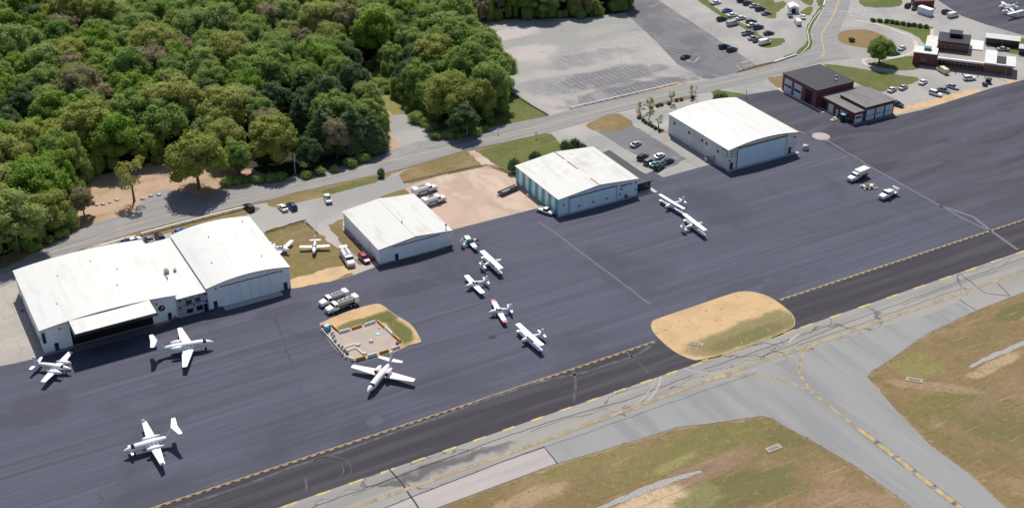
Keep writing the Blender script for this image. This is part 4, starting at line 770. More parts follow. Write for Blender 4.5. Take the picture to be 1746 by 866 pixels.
for a in ((1169, 97, 'sedan', 'charcoal', 15, 'dark sedan alone in the empty lane of the large car park'), (1235, 80, 'suv', 'charcoal', 0, 'dark car beside a navy car near the lane markings'), (1248, 85, 'suv', 'navy', 0, 'navy car to the right of a dark car near the lane markings'),
          (1240, 18, 'sedan', 'blue', 0, 'blue car just above a white one by the grass divider'), (1249, 26, 'sedan', 'white', 0, 'white sedan just below a blue car by the grass divider'), (1231, 33, 'suv', 'black', 0, 'black car left of the silver van on the divider row'),
          (1249, 41, 'van', 'silver', 0, 'silver van in the row left of the grass divider'), (1275, 57, 'pickup', 'grey', 0, 'grey pickup truck halfway down the row at the grass divider'), (1284, 65, 'sedan', 'silver', 0, 'silver sedan above a dark blue car in the divider row'),
          (1292, 69, 'sedan', 'navy', 0, 'dark blue car next to the white van at the end of the row'), (1304, 73, 'van', 'white', 0, 'white van at the lower end of the grass divider'), (1311, 57, 'sedan', 'black', -5, 'black sedan alone right of the grass divider'),
          (1293, 47, 'suv', 'navy', 0, 'navy car below a white one right of the grass divider'), (1282, 43, 'sedan', 'white', 0, 'white car between two dark cars right of the grass divider'), (1281, 38, 'suv', 'charcoal', 0, 'charcoal car behind the white one right of the grass divider'),
          (1265, 1, 'suv', 'black', 0, 'black car at the top edge of the picture by the lawn'), (1275, 6, 'suv', 'charcoal', 0, 'charcoal car second from the top edge in the row by the lawn'), (1286, 10, 'sedan', 'silver', 0, 'silver sedan third in the row by the lawn'),
          (1296, 16, 'suv', 'navy', 0, 'navy car fourth in the row by the lawn'), (1307, 23, 'sedan', 'grey', 0, 'grey sedan lowest in the row by the lawn'), (1221, 5, 'sedan', 'offwhite', 0, 'pale car near the top of the grass divider'), (1264, 31, 'sedan', 'offwhite', 0, 'pale car at the notch of the grass divider'),
          (1347, 26, 'sedan', 'grey', 60, 'grey car in front of the pale shed by the curved kerb'), (1369, 29, 'sedan', 'white', 60, 'white car nearest the curved grass verge'), (1360, 39, 'van', 'white', 65, 'white van standing below a white car near the curved verge'),
          (1530, 178, 'suv', 'navy', -80, 'navy car at the rear corner of the fire station'), (1540, 149, 'sedan', 'silver', 18, 'silver car at the end of the long lawn'), (1521, 153, 'sedan', 'offwhite', 18, 'off white car left of a silver car by the long lawn'), (1574, 140, 'sedan', 'white', 20, 'white car at the tip of the long lawn'),
          (1595, 160, 'suv', 'white', -76, 'white car parked next to the sand strip'), (1609, 154, 'sedan', 'grey', -76, 'grey car right of a white one next to the sand strip'), (1624, 148, 'sedan', 'silver', -76, 'silver car third along the sand strip'),
          (1653, 134, 'suv', 'white', -20, 'white car parked in front of the terminal eaves'), (1607, 121, 'van', 'cream', 80, 'cream van at the corner of the terminal'), (1538, 82, 'sedan', 'offwhite', 20, 'white car on the ring road by the terminal'), (1525, 91, 'sedan', 'blue', -10, 'blue car half hidden by the round tree'),
          (1625, 27, 'van', 'offwhite', 0, 'pale van on the far apron behind the terminal'), (1711, 84, 'sedan', 'silver', -30, 'silver car on the grass by the long shelter'), (1614, 21, 'suv', 'black', 0, 'black car beside the pale van on the far apron'),
          (1548, 10, 'suv', 'charcoal', 30, 'charcoal car beside the dark red shed'), (1560, 14, 'sedan', 'black', 30, 'black car in front of the dark red shed')):
    car(*a)
t = empty('utility_shed', G(1352, 20), R(-30), 'pale grey gabled shed with dark doorway by the grass verge', 'shed')
MB().box(-1.8, 1.8, -2.4, 2.4, 0, 2.4).build('wall', 'door_pale', t); MB().add([(-2, -2.5, 2.4), (2, -2.5, 2.4), (0, -2.5, 3.3), (-2, 2.5, 2.4), (2, 2.5, 2.4), (0, 2.5, 3.3)], [(0, 2, 5, 3), (1, 4, 5, 2), (0, 1, 2), (3, 5, 4), (0, 3, 4, 1)]).build('roof', 'white', t); fpanel(t, 'doorway', -1.0, .6, 0, 2.0, 'interior', .03, -2.4)

def fuel_truck(px, py, rz, L, style, label, tank='offwhite'):
    p = G(px, py, 1.2); t = empty('fuel_truck', (p.x, p.y, .062), R(rz), label, 'fuel truck', 'fuel trucks around the hangars'); a = L/2
    MB().box(-a+.2, a-1.2, -.45, .45, .6, .85).build('chassis', 'charcoal', t)
    cab = MB().rings([ring(a-3.1, 1.15, 1.05, .7, 2.35), ring(a-2.0, 1.15, 1.0, .7, 2.4), ring(a-1.75, 1.15, 1.02, .7, 1.65), ring(a-.2, 1.05, .85, .65, 1.45), ring(a, .95, .78, .7, 1.25)]).build('cab', 'white', t, bevel=.05)
    MB().add([(a-1.93, -.95, 2.27), (a-1.93, .95, 2.27), (a-1.70, 1.0, 1.7), (a-1.70, -1.0, 1.7)], [(0, 3, 2, 1)]).build('windscreen', 'glass', cab)
    for s_ in (-1, 1): MB().box(a-2.9, a-2.1, s_*1.13-.02, s_*1.13+.02, 1.55, 2.15).build('side_window', 'glass', cab)
    for s_ in (-1, 1): MB().box(a-.06, a+.03, s_*.72-.15, s_*.72+.15, .85, 1.05).build('headlight', 'silver', t)
    MB().box(a-.05, a+.15, -1.1, 1.1, .45, .68).build('bumper', 'steel', t)
    x0, x1 = -a+1.3, a-3.35
    if style == 'tank':
        rr = []
        for x, k in ((x0, .8), (x0+.15, 1), (x1-.15, 1), (x1, .8)): rr.append([(x, 1.12*k*math.cos(q*math.pi/8), 1.75+.82*k*math.sin(q*math.pi/8)) for q in range(16)])
        tk = MB().rings(rr).build('tank', tank, t, smooth=False)
        MB().box(x0+.3, x1-.3, -.35, .35, 2.5, 2.66).build('walkway', 'steel', tk)
        for k in range(3): MB().tube((x0+.9+k*(x1-x0-1.8)/2, 0, 2.62), (x0+.9+k*(x1-x0-1.8)/2, 0, 2.8), .25).build('hatch', 'rust', tk)
        MB().box(-a, x0-.05, -1.1, 1.1, .8, 2.5).build('rear_cabinet', 'white', t, bevel=.05)
    elif style == 'box':
        MB().box(-a, x1, -1.2, 1.2, 1.0, 2.9).build('box_body', 'offwhite', t, bevel=.08)
        for s_ in (-1, 1): MB().box(-a+.8, x1-.8, s_*1.2-.03, s_*1.2+.03, 1.05, 1.5).build('locker', 'darkred', t)
    else:
        MB().box(-a, x1, -1.2, 1.2, 1.0, 1.2).box(-a, -a+.5, -1.2, 1.2, 1.2, 2.2).box(-a+2, x1, -1.05, 1.05, 1.2, 2.15, 0, (.2, .2, .2, .2)).build('equipment_body', 'offwhite', t, bevel=.06)
    MB().box(x0+.2, x1-.3, -1.18, -1.0, .55, 1.0).build('side_locker', 'white' if tank != 'steel' else 'charcoal', t)
    wheels(t, (-a+1.4, a-1.2), 1.0, .5, WHT)
    if L > 8.4: wheels(t, (-a+2.5,), 1.0, .5, WHT)
    return t
fuel_truck(583, 519, 187, 9.0, 'tank', 'white fuel truck standing nearest the fenced fuel island', 'steel')
fuel_truck(569, 509, 187, 8.0, 'tank', 'white fuel truck parked behind another one, further from the fuel island', 'steel')
fuel_truck(724, 323, 5, 7.9, 'tank', 'white tanker truck at the upper edge of the sandy lot', 'white')
fuel_truck(740, 341, 5, 7.4, 'tank', 'white tanker truck half hidden behind the middle hangar roof', 'white')
fuel_truck(592, 438, -97, 8.6, 'tank', 'long white tanker truck on the narrow drive beside the grass yard', 'white')
fuel_truck(1463, 299, 188, 8.0, 'box', 'white box truck with dark red lockers out on the right apron')
fuel_truck(1515, 330, 188, 7.0, 'open', 'white service truck with low bed out on the right apron')
p = G(1479, 321); t = empty('ground_power_cart', (p.x, p.y, .062), R(-15), 'cream ground equipment cart with round outriggers between two white trucks', 'equipment cart')
MB().box(-1.6, 1.6, -.8, .8, .45, .95).build('deck', 'cream', t, bevel=.06); MB().box(-.9, .4, -.5, .5, .96, 1.25).build('engine_box', 'rust', t, bevel=.05); MB().box(1.6, 2.6, -.06, .06, .5, .62).build('tow_bar', 'steel', t)
for x in (-1.5, 0, 1.5, 2.4):
    for y in (-1.15, 1.15): MB().tube((x, y, 0), (x, y, .5), .42, .3, 12).build('outrigger', 'cream', t)
p = G(867, 328); t = empty('boat_trailer', (p.x, p.y, .05), R(14), 'long dark flatbed trailer with raised rails on the sandy lot', 'trailer')
MB().box(-3.6, 3.6, -.95, .95, .6, .8).box(-3.6, 3.5, -.95, -.8, .8, 1.1).box(-3.6, 3.5, .8, .95, .8, 1.1).build('bed', 'charcoal', t); MB().box(-3, 3.2, -.12, .12, .81, 1.2).build('rail', 'steel', t); MB().box(-2.6, 0, -.6, -.3, .81, 1.1).build('rail', 'silver', t); MB().box(-4.8, -3.6, -.08, .08, .55, .7).build('tow_bar', 'charcoal', t); wheels(t, (1.2, 2.2), .85, .36, WH)
p = G(1441, 207); t = empty('tractor', (p.x, p.y, .075), R(-60), 'teal tractor standing at the corner of the fire station', 'tractor')
MB().box(-.2, 1.7, -.4, .4, .8, 1.4).build('bonnet', 'teal_paint', t, bevel=.06); c_ = MB().box(-1.4, -.2, -.7, .7, .9, 2.2, 0, (.1, .1, .1, .1)).build('cab', 'glass', t); MB().box(-1.5, -.1, -.78, .78, 2.21, 2.35).build('roof', 'lightblue', t, bevel=.04); MB().box(-1.5, -.1, -.9, .9, .8, 1.0).build('fender', 'teal_paint', t)
MB().box(1.7, 2.3, -1.0, 1.0, .25, .9).build('bucket', 'charcoal', t)
for x, y, r in ((-.8, .95, .75), (-.8, -.95, .75), (1.2, .7, .42), (1.2, -.7, .42)): MB().tube((x, y-.18, r), (x, y+.18, r), r, n=16).build('wheel', 'tyre', t)
p = G(1682, 144); t = empty('equipment_trailer', (p.x, p.y, .05), R(20), 'black equipment trailer at the end of the terminal car park', 'trailer')
MB().box(-2.6, 2.6, -.6, .6, .5, .8).build('bed', 'black', t); MB().box(.6, 2.3, -.9, .9, .81, 1.7).build('engine_box', 'black', t, bevel=.06); MB().box(-2.6, -1.6, -.8, .8, .81, 1.3).build('engine_box', 'charcoal', t, bevel=.06); wheels(t, (-1.5, 1.5), .8, .36, WH)
p = G(1421, 205); t = MB(); rr = random.Random(4)
for k in range(8): t.box(*(lambda a, b: (a-.5, a+.5, b-.4, b+.4))(rr.uniform(-1.4, 1.4), rr.uniform(-.8, .8)), 0, rr.uniform(.25, .7), 0, (.15, .2, .1, .15))
o = t.build('lumber_pile', 'cream', bevel=.05); o.location = (p.x, p.y, .075); tag(o, 'pile of pale sacks left of the teal tractor', 'pile')

# ------------------------------------------------------------------ aircraft
def foil(x0, chord, y, z, th):      # section of an upright wing slice, leading edge towards +x
    return [(x0, y, z), (x0-chord*.12, y, z+chord*th*.8), (x0-chord*.4, y, z+chord*th), (x0-chord, y, z+.01), (x0-chord*.4, y, z-chord*th*.5), (x0-chord*.12, y, z-chord*th*.6)]
def wing(t, name, xr, rc, tc, span, sweep, z, dihed=.03, th=.09, mat='plane_white', tipmat=None, y0=0.0):
    for s_ in (-1, 1):
        n = 6; rr = []; mi = []
        for i in range(n+1):
            u = i/n; y = y0+(span/2-y0)*u; c_ = rc+(tc-rc)*u; rr.append([(a, b*s_, cz_) for a, b, cz_ in foil(xr-sweep*u, c_, y, z+dihed*y, th*(1-.3*u))])
        e = rr[-1]; cx_ = sum(q[0] for q in e)/6; cz_ = sum(q[2] for q in e)/6
        rr.append([(cx_+(q[0]-cx_)*.6, q[1]+s_*.12, cz_+(q[2]-cz_)*.4) for q in e])
        if s_ < 0: rr = [r[::-1] for r in rr]
        mb = MB(); mb.rings(rr); o = mb.build(name, [mat]+([tipmat] if tipmat else []), t)
        if tipmat:
            for pl in o.data.polygons:
                if abs(pl.center.y) > span/2*.78: pl.material_index = 1
def fuselage(t, L, r, zc, kind, stripe=None):
    """L long, nose at +L/2"""
    a = L/2
    if kind == 'jet': st = [(a, .05, -.2), (a-.25, .28, -.17), (a-.8, .55, -.1), (a-1.6, .82, -.03), (a-2.6, 1, 0), (-a+L*.42, 1, 0), (-a+L*.25, .82, .06), (-a+L*.1, .45, .16), (-a, .12, .25)]
    else: st = [(a, .30, -.05), (a-.12, .55, -.05), (a-.5, .75, -.05), (a-L*.2, .88, -.02), (a-L*.3, 1.05, .08), (a-L*.42, 1.05, .1), (a-L*.55, .8, .05), (-a+L*.2, .42, .05), (-a, .14, .1)]
    n = 14; rr = [[(x, r*k*math.cos(q*2*math.pi/n), zc+r*dz+r*k*1.05*math.sin(q*2*math.pi/n)) for q in range(n)] for x, k, dz in st]
    f = MB().rings(rr).build('fuselage', 'plane_white', t, smooth=True)
    def at(x):
        for (x0, k0, d0), (x1, k1, d1) in zip(st, st[1:]):
            if x1 <= x <= x0: u = (x0-x)/(x0-x1); return k0+(k1-k0)*u, d0+(d1-d0)*u
    def patch(name, xa, xb, q0, q1, mat, m_=5):
        mb = MB(); R_ = []
        for x in (xa, (xa+xb)/2, xb):
            k_, dz = at(x); R_.append([(x, r*k_*1.03*math.cos(q0+(q1-q0)*j/m_), zc+r*dz+r*k_*1.08*math.sin(q0+(q1-q0)*j/m_)) for j in range(m_+1)])
        for i in range(2):
            for j in range(m_): mb.add([R_[i][j], R_[i][j+1], R_[i+1][j+1], R_[i+1][j]], [(0, 1, 2, 3)])
        mb.build(name, mat, t)
    return patch
def tail(t, L, zc, r, fin_h, stab_span, stab_z, chord, swp, fin_sweep, tip=None, fs_top=.6):
    a = L/2; x0 = -a+chord*1.5
    mb = MB(); rr = []
    for u in (0, 1):
        c_ = chord*(1.35*(1-u)+.8*u); xx = x0-fin_sweep*u; z = zc+.05+fin_h*u
        rr.append([(xx, 0, z), (xx-c_*.3, .12, z), (xx-c_, .02, z), (xx-c_, -.02, z), (xx-c_*.3, -.12, z)])
    mb.rings(rr).build('tail_fin', 'plane_white', t)
    wing(t, 'tailplane', x0-(fin_sweep if stab_z > zc+fin_h*.7 else fin_sweep*.25)-.1, chord, chord*.6, stab_span, swp, stab_z, 0, .06, tipmat=tip)
def prop(t, x, y, z, r, mat='charcoal'):
    mb = MB()
    for s_ in (-1, 1): mb.add([(x, y-.07, z), (x+.02, y+.07, z), (x+.03, y+.09, z+s_*r), (x, y-.05, z+s_*r), (x-.04, y-.07, z), (x-.03, y+.07, z), (x-.02, y+.09, z+s_*r), (x-.04, y-.05, z+s_*r)], [(0, 1, 2, 3), (7, 6, 5, 4), (0, 4, 5, 1), (1, 5, 6, 2), (2, 6, 7, 3), (3, 7, 4, 0)])
    for v in range(len(mb.v)):      # stand the blades at a slant
        q = mb.v[v]; dy, dz = q[1]-y, q[2]-z; c_, s2 = math.cos(.9), math.sin(.9); mb.v[v] = (q[0], y+dy*c_-dz*s2, z+dy*s2+dz*c_)
    p_ = mb.build('propeller', mat, t); MB().tube((x-.1, y, z), (x+.28, y, z), .17, .04, 10).build('spinner', 'white', p_)
def gear(t, pts, r=.2):
    for x, y, z in pts:
        g = MB().tube((x, y, r), (x, y*.95, z), .045).build('landing_gear', 'steel', t); MB().tube((x, y-.08, r), (x, y+.08, r), r, n=12).build('wheel', 'tyre', g)
def aircraft(kind, nose, tl, tips, label, r=.62, zc=1.25, wz=.95, rc=1.6, tc=1.1, sweep=.1, stab=3.2, fin=1.3, cat='light aircraft', group='parked light aircraft', name='light_aircraft', tip=None, extra=None, wz_tip=None):
    N = G(*nose, zc); T_ = G(*tl, zc); A_ = G(*tips[0], wz_tip or wz+.2); B_ = G(*tips[1], wz_tip or wz+.2)
    ax = (N-T_).xy; L = ax.length; ax.normalize(); mid = (N+T_).xy/2; rz = math.atan2(ax.y, ax.x)
    span = (A_-B_).xy.length; xm = ((A_+B_).xy/2-mid).dot(ax)
    zb = .066
    t = empty(name, (mid.x, mid.y, zb), rz, label, cat, group); xr = xm+tc*.5+sweep; a = L/2
    P_ = fuselage(t, L, r, zc, 'jet' if kind in ('jet', 'citation', 'avanti', 'twin') else 'light')
    if kind in ('low', 'high', 'biplane'):
        P_('windscreen', a-L*.27, a-L*.34, .5, 2.64, 'glass'); P_('cabin_window', a-L*.36, a-L*.50, .35, 1.1, 'glass'); P_('cabin_window', a-L*.36, a-L*.50, 2.04, 2.79, 'glass')
        prop(t, a+.05, 0, zc, .95); gear(t, [(a-.9, 0, zc-.3), (xr-rc*.6, -1.1, .9), (xr-rc*.6, 1.1, .9)])
        wing(t, 'wing', xr, rc, tc, span, sweep, wz, .05 if kind == 'low' else .015, tipmat=tip)
        if kind == 'biplane':
            wing(t, 'lower_wing', xr-.1, rc*.85, tc*.8, span*.94, sweep, .62, .01)
            for y in (-span*.33, span*.33): MB().tube((xr-.3, y, .7), (xr-.3, y, wz+.03), .05).build('strut', 'steel', t); MB().tube((xr-rc*.75, y, .7), (xr-rc*.75, y, wz+.03), .05).build('strut', 'steel', t)
        elif kind == 'high':
            for y in (-span*.25, span*.25): MB().tube((xr-.5, y*.18, zc-.4), (xr-.5, y, wz), .05).build('strut', 'steel', t)
        tail(t, L, zc, r, fin, stab, zc+.12, .85, .12, .45, tip if extra == 'tailtip' else None)
    elif kind == 'twin':
        P_('windscreen', a-1.9, a-2.5, .45, 2.69, 'glass')
        for k_ in range(5):
            for q in (.12, 2.75): P_('cabin_window', a-3.2-k_*.75, a-3.55-k_*.75, q, q+.27, 'glass', 2)
        wing(t, 'wing', xr, rc, tc, span, sweep, wz, .06)
        for y in (-2.1, 2.1):
            rr = [[(x, y+rr_*math.cos(q*math.pi/6), wz+.3+rr_*math.sin(q*math.pi/6)) for q in range(12)] for x, rr_ in ((xr+1.3, .2), (xr+1.1, .4), (xr, .45), (xr-2.2, .15))]
            e = MB().rings(rr).build('engine', 'plane_white', t, smooth=True); prop(t, xr+1.35, y, wz+.3, 1.0)
        gear(t, [(a-1.6, 0, zc-.3), (xr-1, -2.1, wz), (xr-1, 2.1, wz)]); tail(t, L, zc, r, fin, stab, zc+.2, 1.15, .5, 1.0)
    elif kind in ('jet', 'citation'):
        P_('windscreen', a-1.7, a-2.45, .45, 2.69, 'glass')
        for k_ in range(6):
            for q in (.15, 2.72): P_('cabin_window', a-3.6-k_*.8, a-3.95-k_*.8, q, q+.27, 'glass', 2)
        wing(t, 'wing', xr, rc, tc, span, sweep, wz, .05)
        ex = -a+L*.36; em = 'plane_white' if kind == 'jet' else 'pink'
        for y in (-r-.55, r+.55):
            rr = [[(x, y+rr_*math.cos(q*math.pi/7), zc+.45+rr_*math.sin(q*math.pi/7)) for q in range(14)] for x, rr_ in ((ex+1.1, .42), (ex+.9, .5), (ex-.6, .5), (ex-1.5, .3))]
            e = MB().rings(rr).build('engine', 'plane_white', t, smooth=True); rr2 = [[(x, y+rr_*math.cos(q*math.pi/7), zc+.45+rr_*math.sin(q*math.pi/7)) for q in range(14)] for x, rr_ in ((ex+1.13, .46), (ex+.7, .53))]
            MB().rings(rr2, cap=False).build('cowl_ring', 'pink' if kind == 'citation' else 'silver', e); MB().tube((ex+1.0, y, zc+.45), (ex+1.12, y, zc+.45), .36, n=14).build('fan', 'charcoal', e)
            MB().box(ex-.8, ex+.6, min(y, y*.6), max(y, y*.6), zc+.38, zc+.5).build('pylon', 'plane_white', t)
        gear(t, [(a-2.0, 0, zc-.4), (xr-1.6, -1.7, wz), (xr-1.6, 1.7, wz)], .28)
        if kind == 'jet': tail(t, L, zc, r, fin, stab, zc+fin+.05, 1.6, .8, 1.9)
        else: tail(t, L, zc, r, fin, stab, zc+fin*.38, 1.35, .5, 1.7)
    else:   # pusher turboprop with foreplane and T tail
        P_('windscreen', a-1.7, a-2.4, .45, 2.69, 'glass')
        for k_ in range(5):
            for q in (.15, 2.72): P_('cabin_window', a-4.2-k_*.8, a-4.5-k_*.8, q, q+.27, 'glass', 2)
        wing(t, 'foreplane', a-1.2, .75, .55, 3.5, .1, zc-.3, 0)
        wing(t, 'wing', xr, rc, tc, span, sweep, wz, .02)
        for y in (-2.0, 2.0):
            rr = [[(x, y+rr_*math.cos(q*math.pi/6), wz+.15+rr_*math.sin(q*math.pi/6)) for q in range(12)] for x, rr_ in ((xr+.7, .3), (xr+.2, .45), (xr-1.6, .45), (xr-3.0, .16))]
            MB().rings(rr).build('engine', 'plane_white', t, smooth=True); prop(t, xr-3.1, y, wz+.15, 1.05)
        for s_ in (-1, 1): MB().box(xr-sweep-tc, xr-sweep, s_*(span/2+.05)-.05, s_*(span/2+.05)+.05, wz+.1, wz+.75, 0, (.4, 0, 0, 0)).build('winglet', 'plane_white', t)
        gear(t, [(a-2.2, 0, zc-.4), (xr-1, -1.6, wz), (xr-1, 1.6, wz)], .28); tail(t, L, zc, r, fin, stab, zc+fin+.05, 1.5, .9, 1.7)
    return t
BJ = dict(cat='business aircraft', group='business aircraft parked near the fuel island')
aircraft('twin', (122, 629), (58, 620), ((113, 603), (77, 655)), 'white twin propeller aircraft under the corner of the largest hangar', r=.68, zc=1.5, wz=1.2, rc=2.2, tc=1.2, sweep=.3, stab=5.0, fin=1.9, name='twin_propeller_aircraft', **BJ)
aircraft('jet', (364, 582), (268, 597), ((293, 566), (330, 626)), 'white business jet with swept wings and T tail in front of the raised canopy door', r=.88, zc=1.9, wz=1.25, rc=3.1, tc=1.1, sweep=2.4, stab=5.4, fin=2.7, name='business_jet', **BJ)
aircraft('avanti', (210, 769), (297, 744), ((243.5, 718), (279, 790)), 'white T tailed aircraft with small foreplane alone on the lower left apron', r=.85, zc=1.8, wz=1.6, rc=2.3, tc=1.0, sweep=.7, stab=6.0, fin=2.5, name='business_turboprop', **BJ)
aircraft('citation', (626.6, 668), (668, 617), ((606, 620), (700.5, 655)), 'white business jet with pink engine cowls beside the fuel island', r=.85, zc=1.6, wz=1.1, rc=2.9, tc=1.3, sweep=.5, stab=6.0, fin=2.9, name='business_jet', **BJ)
aircraft('low', (815, 409), (785, 415), ((792, 400), (813.5, 423)), 'small low wing aircraft with teal cockpit cover and red nose beside the middle hangar', r=.55, rc=1.5, tc=1.3, stab=2.4, tip='navy', extra='cover')
t = bpy.data.objects[-1] if False else None
aircraft('biplane', (855, 444), (819, 454), ((825, 429.5), (856.6, 460)), 'white light aircraft with doubled wings second from the middle hangar', zc=1.3, wz=2.3, rc=1.6, tc=1.5, stab=3.2)
aircraft('low', (795, 488), (833, 478), ((794.5, 471), (825, 500.5)), 'white low wing aircraft with pale blue trim third in the row', rc=1.7, tc=1.4, stab=3.4)
aircraft('low', (835, 532.5), (874, 526), ((834, 513), (868, 548)), 'white low wing aircraft with crimson wing tips fourth in the row', rc=1.5, tc=1.2, stab=3.7, tip='pink')
aircraft('biplane', (890, 581), (928, 568), ((883, 553), (926.5, 589)), 'white light aircraft with doubled wings nearest the taxiway in the row', zc=1.3, wz=2.3, rc=1.5, tc=1.4, stab=3.4)
aircraft('biplane', (1135, 353), (1167, 342), ((1127, 331.5), (1167, 356.5)), 'white light aircraft with doubled wings next to the pale blue hangar', zc=1.3, wz=2.3, rc=1.2, tc=1.1, stab=3.0)
aircraft('biplane', (1198, 381), (1162, 390), ((1171, 368), (1208, 396)), 'greyish white light aircraft with broad wing facing right on the apron', zc=1.3, wz=2.3, rc=1.5, tc=1.35, stab=2.8)
aircraft('low', (535, 431), (538, 408), ((511.5, 418), (560, 422)), 'white low wing aircraft facing the camera in the grass yard', rc=1.5, tc=1.2, stab=2.9, r=.6)
aircraft('low', (493, 427), (460, 420), ((494, 408.5), (471, 440)), 'white aircraft half hidden behind the hangar at the grass yard', rc=1.5, tc=1.1, stab=2.9)
aircraft('twin', (1702, 12), (1734, 11), ((1708, 3.5), (1727, 19)), 'white twin engined aircraft furthest back on the far apron', r=.6, zc=1.4, wz=1.1, rc=1.8, tc=1.1, stab=3.6, fin=1.5, group='aircraft on the far apron')
aircraft('high', (1736, 27), (1711, 18), ((1716, 24), (1744, 18)), 'white high wing aircraft in front of a twin on the far apron', r=.55, zc=1.3, wz=2.2, rc=1.4, tc=1.2, stab=3, group='aircraft on the far apron')
# cockpit cover and red nose of the small one
for o in list(col.objects):
    if o.get('label', '').startswith('small low wing aircraft with teal'):
        MB().rings([[(x, .62*k_*math.cos(q*math.pi/6), 1.38+.62*k_*math.sin(q*math.pi/6)) for q in range(12)] for x, k_ in ((1.3, .5), (1.0, 1.05), (-.1, 1.05), (-.9, .5))]).build('cockpit_cover', 'teal_paint', o, smooth=True)
        MB().rings([[(x, .55*k_*math.cos(q*math.pi/6), 1.22+.55*k_*math.sin(q*math.pi/6)) for q in range(12)] for x, k_ in ((2.75, .35), (2.4, .75), (1.9, .92))]).build('cowling', 'red', o, smooth=True)

# ------------------------------------------------------------------ fuel island furniture
def barrier(p0, p1, mat, label, off=0):
    a, b = G(*p0, .2), G(*p1, .2); d = b-a; L = d.length; o = MB()
    sec = [(-.3, 0), (-.3, .12), (-.12, .28), (-.09, .7), (.09, .7), (.12, .28), (.3, .12), (.3, 0)]
    o.rings([[(-L/2, y, z) for y, z in sec], [(L/2, y, z) for y, z in sec]]); ob = o.build('barrier', mat); m_ = (a+b)/2; ob.location = (m_.x, m_.y, .2); ob.rotation_euler = (0, 0, math.atan2(d.y, d.x))
    tag(ob, label, 'barrier', 'jersey barriers round the fuel pad')
for a in (((578.5, 568), (597, 563), 'white', 'white barrier left end of the upper side of the fuel pad'), ((600, 562), (617, 556.5), 'orange', 'orange barrier in the middle of the upper side of the fuel pad'), ((622, 555.5), (640, 549.5), 'white', 'white barrier at the right end of the upper side of the fuel pad'),
          ((644, 549), (655, 559), 'orange', 'orange barrier at the top right corner of the fuel pad'), ((657, 560), (669, 571), 'white', 'white barrier on the right side of the fuel pad'), ((670, 572), (683, 583), 'orange', 'orange barrier lower on the right side of the fuel pad'),
          ((682, 592), (667, 597), 'white', 'white barrier at the lower right corner behind the jet tail'), ((663, 599), (647, 603.5), 'orange', 'orange barrier next to the jet tail'), ((643, 604.5), (627, 609), 'white', 'white and blue barrier on the lower side of the fuel pad'),
          ((623, 610), (607, 614.5), 'orange', 'orange barrier at the lower left of the fuel pad'), ((603, 615), (588, 609.5), 'white', 'white barrier at the bottom corner of the fuel pad'), ((547, 558), (561, 554.5), 'pink', 'faded pink barrier at the top left of the fuel pad'), ((566, 556), (577, 565.5), 'orange', 'orange barrier beside the blue tank on the fuel pad')):
    barrier(*a)
for i in range(9):
    u = i/9; barrier((548+u*38, 563+u*44), (548+(u+.098)*38, 563+(u+.098)*44), 'concrete_plain', 'grey barrier in the unbroken line on the left side of the fuel pad')
p = G(558, 562.5, .2); t = empty('pump_cabinet', p, R(30), 'bright blue pump cabinet on the corner of the fuel pad', 'pump cabinet'); MB().box(-.8, .8, -.6, .6, 0, 1.5).build('cabinet', 'lightblue', t, bevel=.06); MB().box(-.6, .6, -.63, -.6, .3, 1.3).build('door', 'blue', t); MB().box(-.4, .2, -.66, -.63, 1.0, 1.2).build('label_plate', 'white', t)
for nm, pxs, lb in (('pump_manifold', [(568, 570), (570, 576), (572, 582)], 'grey pump and valve cluster near the blue cabinet'), ('pump_manifold', [(578, 590), (584, 594), (588, 598), (593, 603)], 'grey valve cluster at the start of the white pipes')):
    c0 = G(*pxs[0], .2); t = empty(nm, c0, 0, lb, 'fuel pump')
    for i, q in enumerate(pxs):
        d = G(*q, .2)-c0; MB().tube((d.x, d.y, 0), (d.x, d.y, .9+.2*(i % 2)), .3, .25, 12).build('valve', 'steel', t); MB().box(d.x-.5, d.x-.1, d.y-.2, d.y+.3, 0, .7).build('pump', 'charcoal' if i == 3 else 'concrete_plain', t)
mb = MB(); ps = [[G(*q, .6) for q in a] for a in ([(586, 591), (599, 587), (604, 585.5), (611, 588)], [(592, 596), (606, 591), (608, 592), (619, 602)])]
for a in ps:
    for u, v in zip(a, a[1:]): mb.tube(u, v, .13)
    mb.tube((a[-1].x, a[-1].y, .2), a[-1], .14)
tag(mb.build('fuel_pipe', 'white'), 'pair of white bent pipes crossing the fuel pad', 'pipe')
for q, r, m_, lb in (((633, 582), .6, 'steel', 'grey domed tank lid in the middle of the fuel pad'), ((644, 569), .6, 'lightblue', 'flat pale blue tank lid on the fuel pad'), ((611, 588), .55, 'steel', 'grey tank lid at the end of the upper pipe'), ((622, 603), .6, 'steel', 'grey tank lid at the end of the lower pipe'), ((646, 559.5), .2, 'white', 'small white cap near the top corner of the fuel pad')):
    c0 = G(*q, .2); o = MB().rings([[(r*k_*math.cos(a*math.pi/8), r*k_*math.sin(a*math.pi/8), z) for a in range(16)] for k_, z in ((1, 0), (1, .12 if m_ == 'lightblue' else .3), (.6, .16 if m_ == 'lightblue' else .42))]).build('tank_lid', m_); o.location = c0; tag(o, lb, 'tank lid', 'tank lids on the fuel pad')
p = G(678, 588, .2); o = MB().box(-.4, .4, -.3, .3, 0, .8).build('hose_box', 'crimson', bevel=.08); o.location = p; tag(o, 'small crimson box at the right corner of the fuel pad', 'box'); MB().tube((-.2, 0, .8), (-.2, 0, 1.0), .12).build('lid', 'black', o)
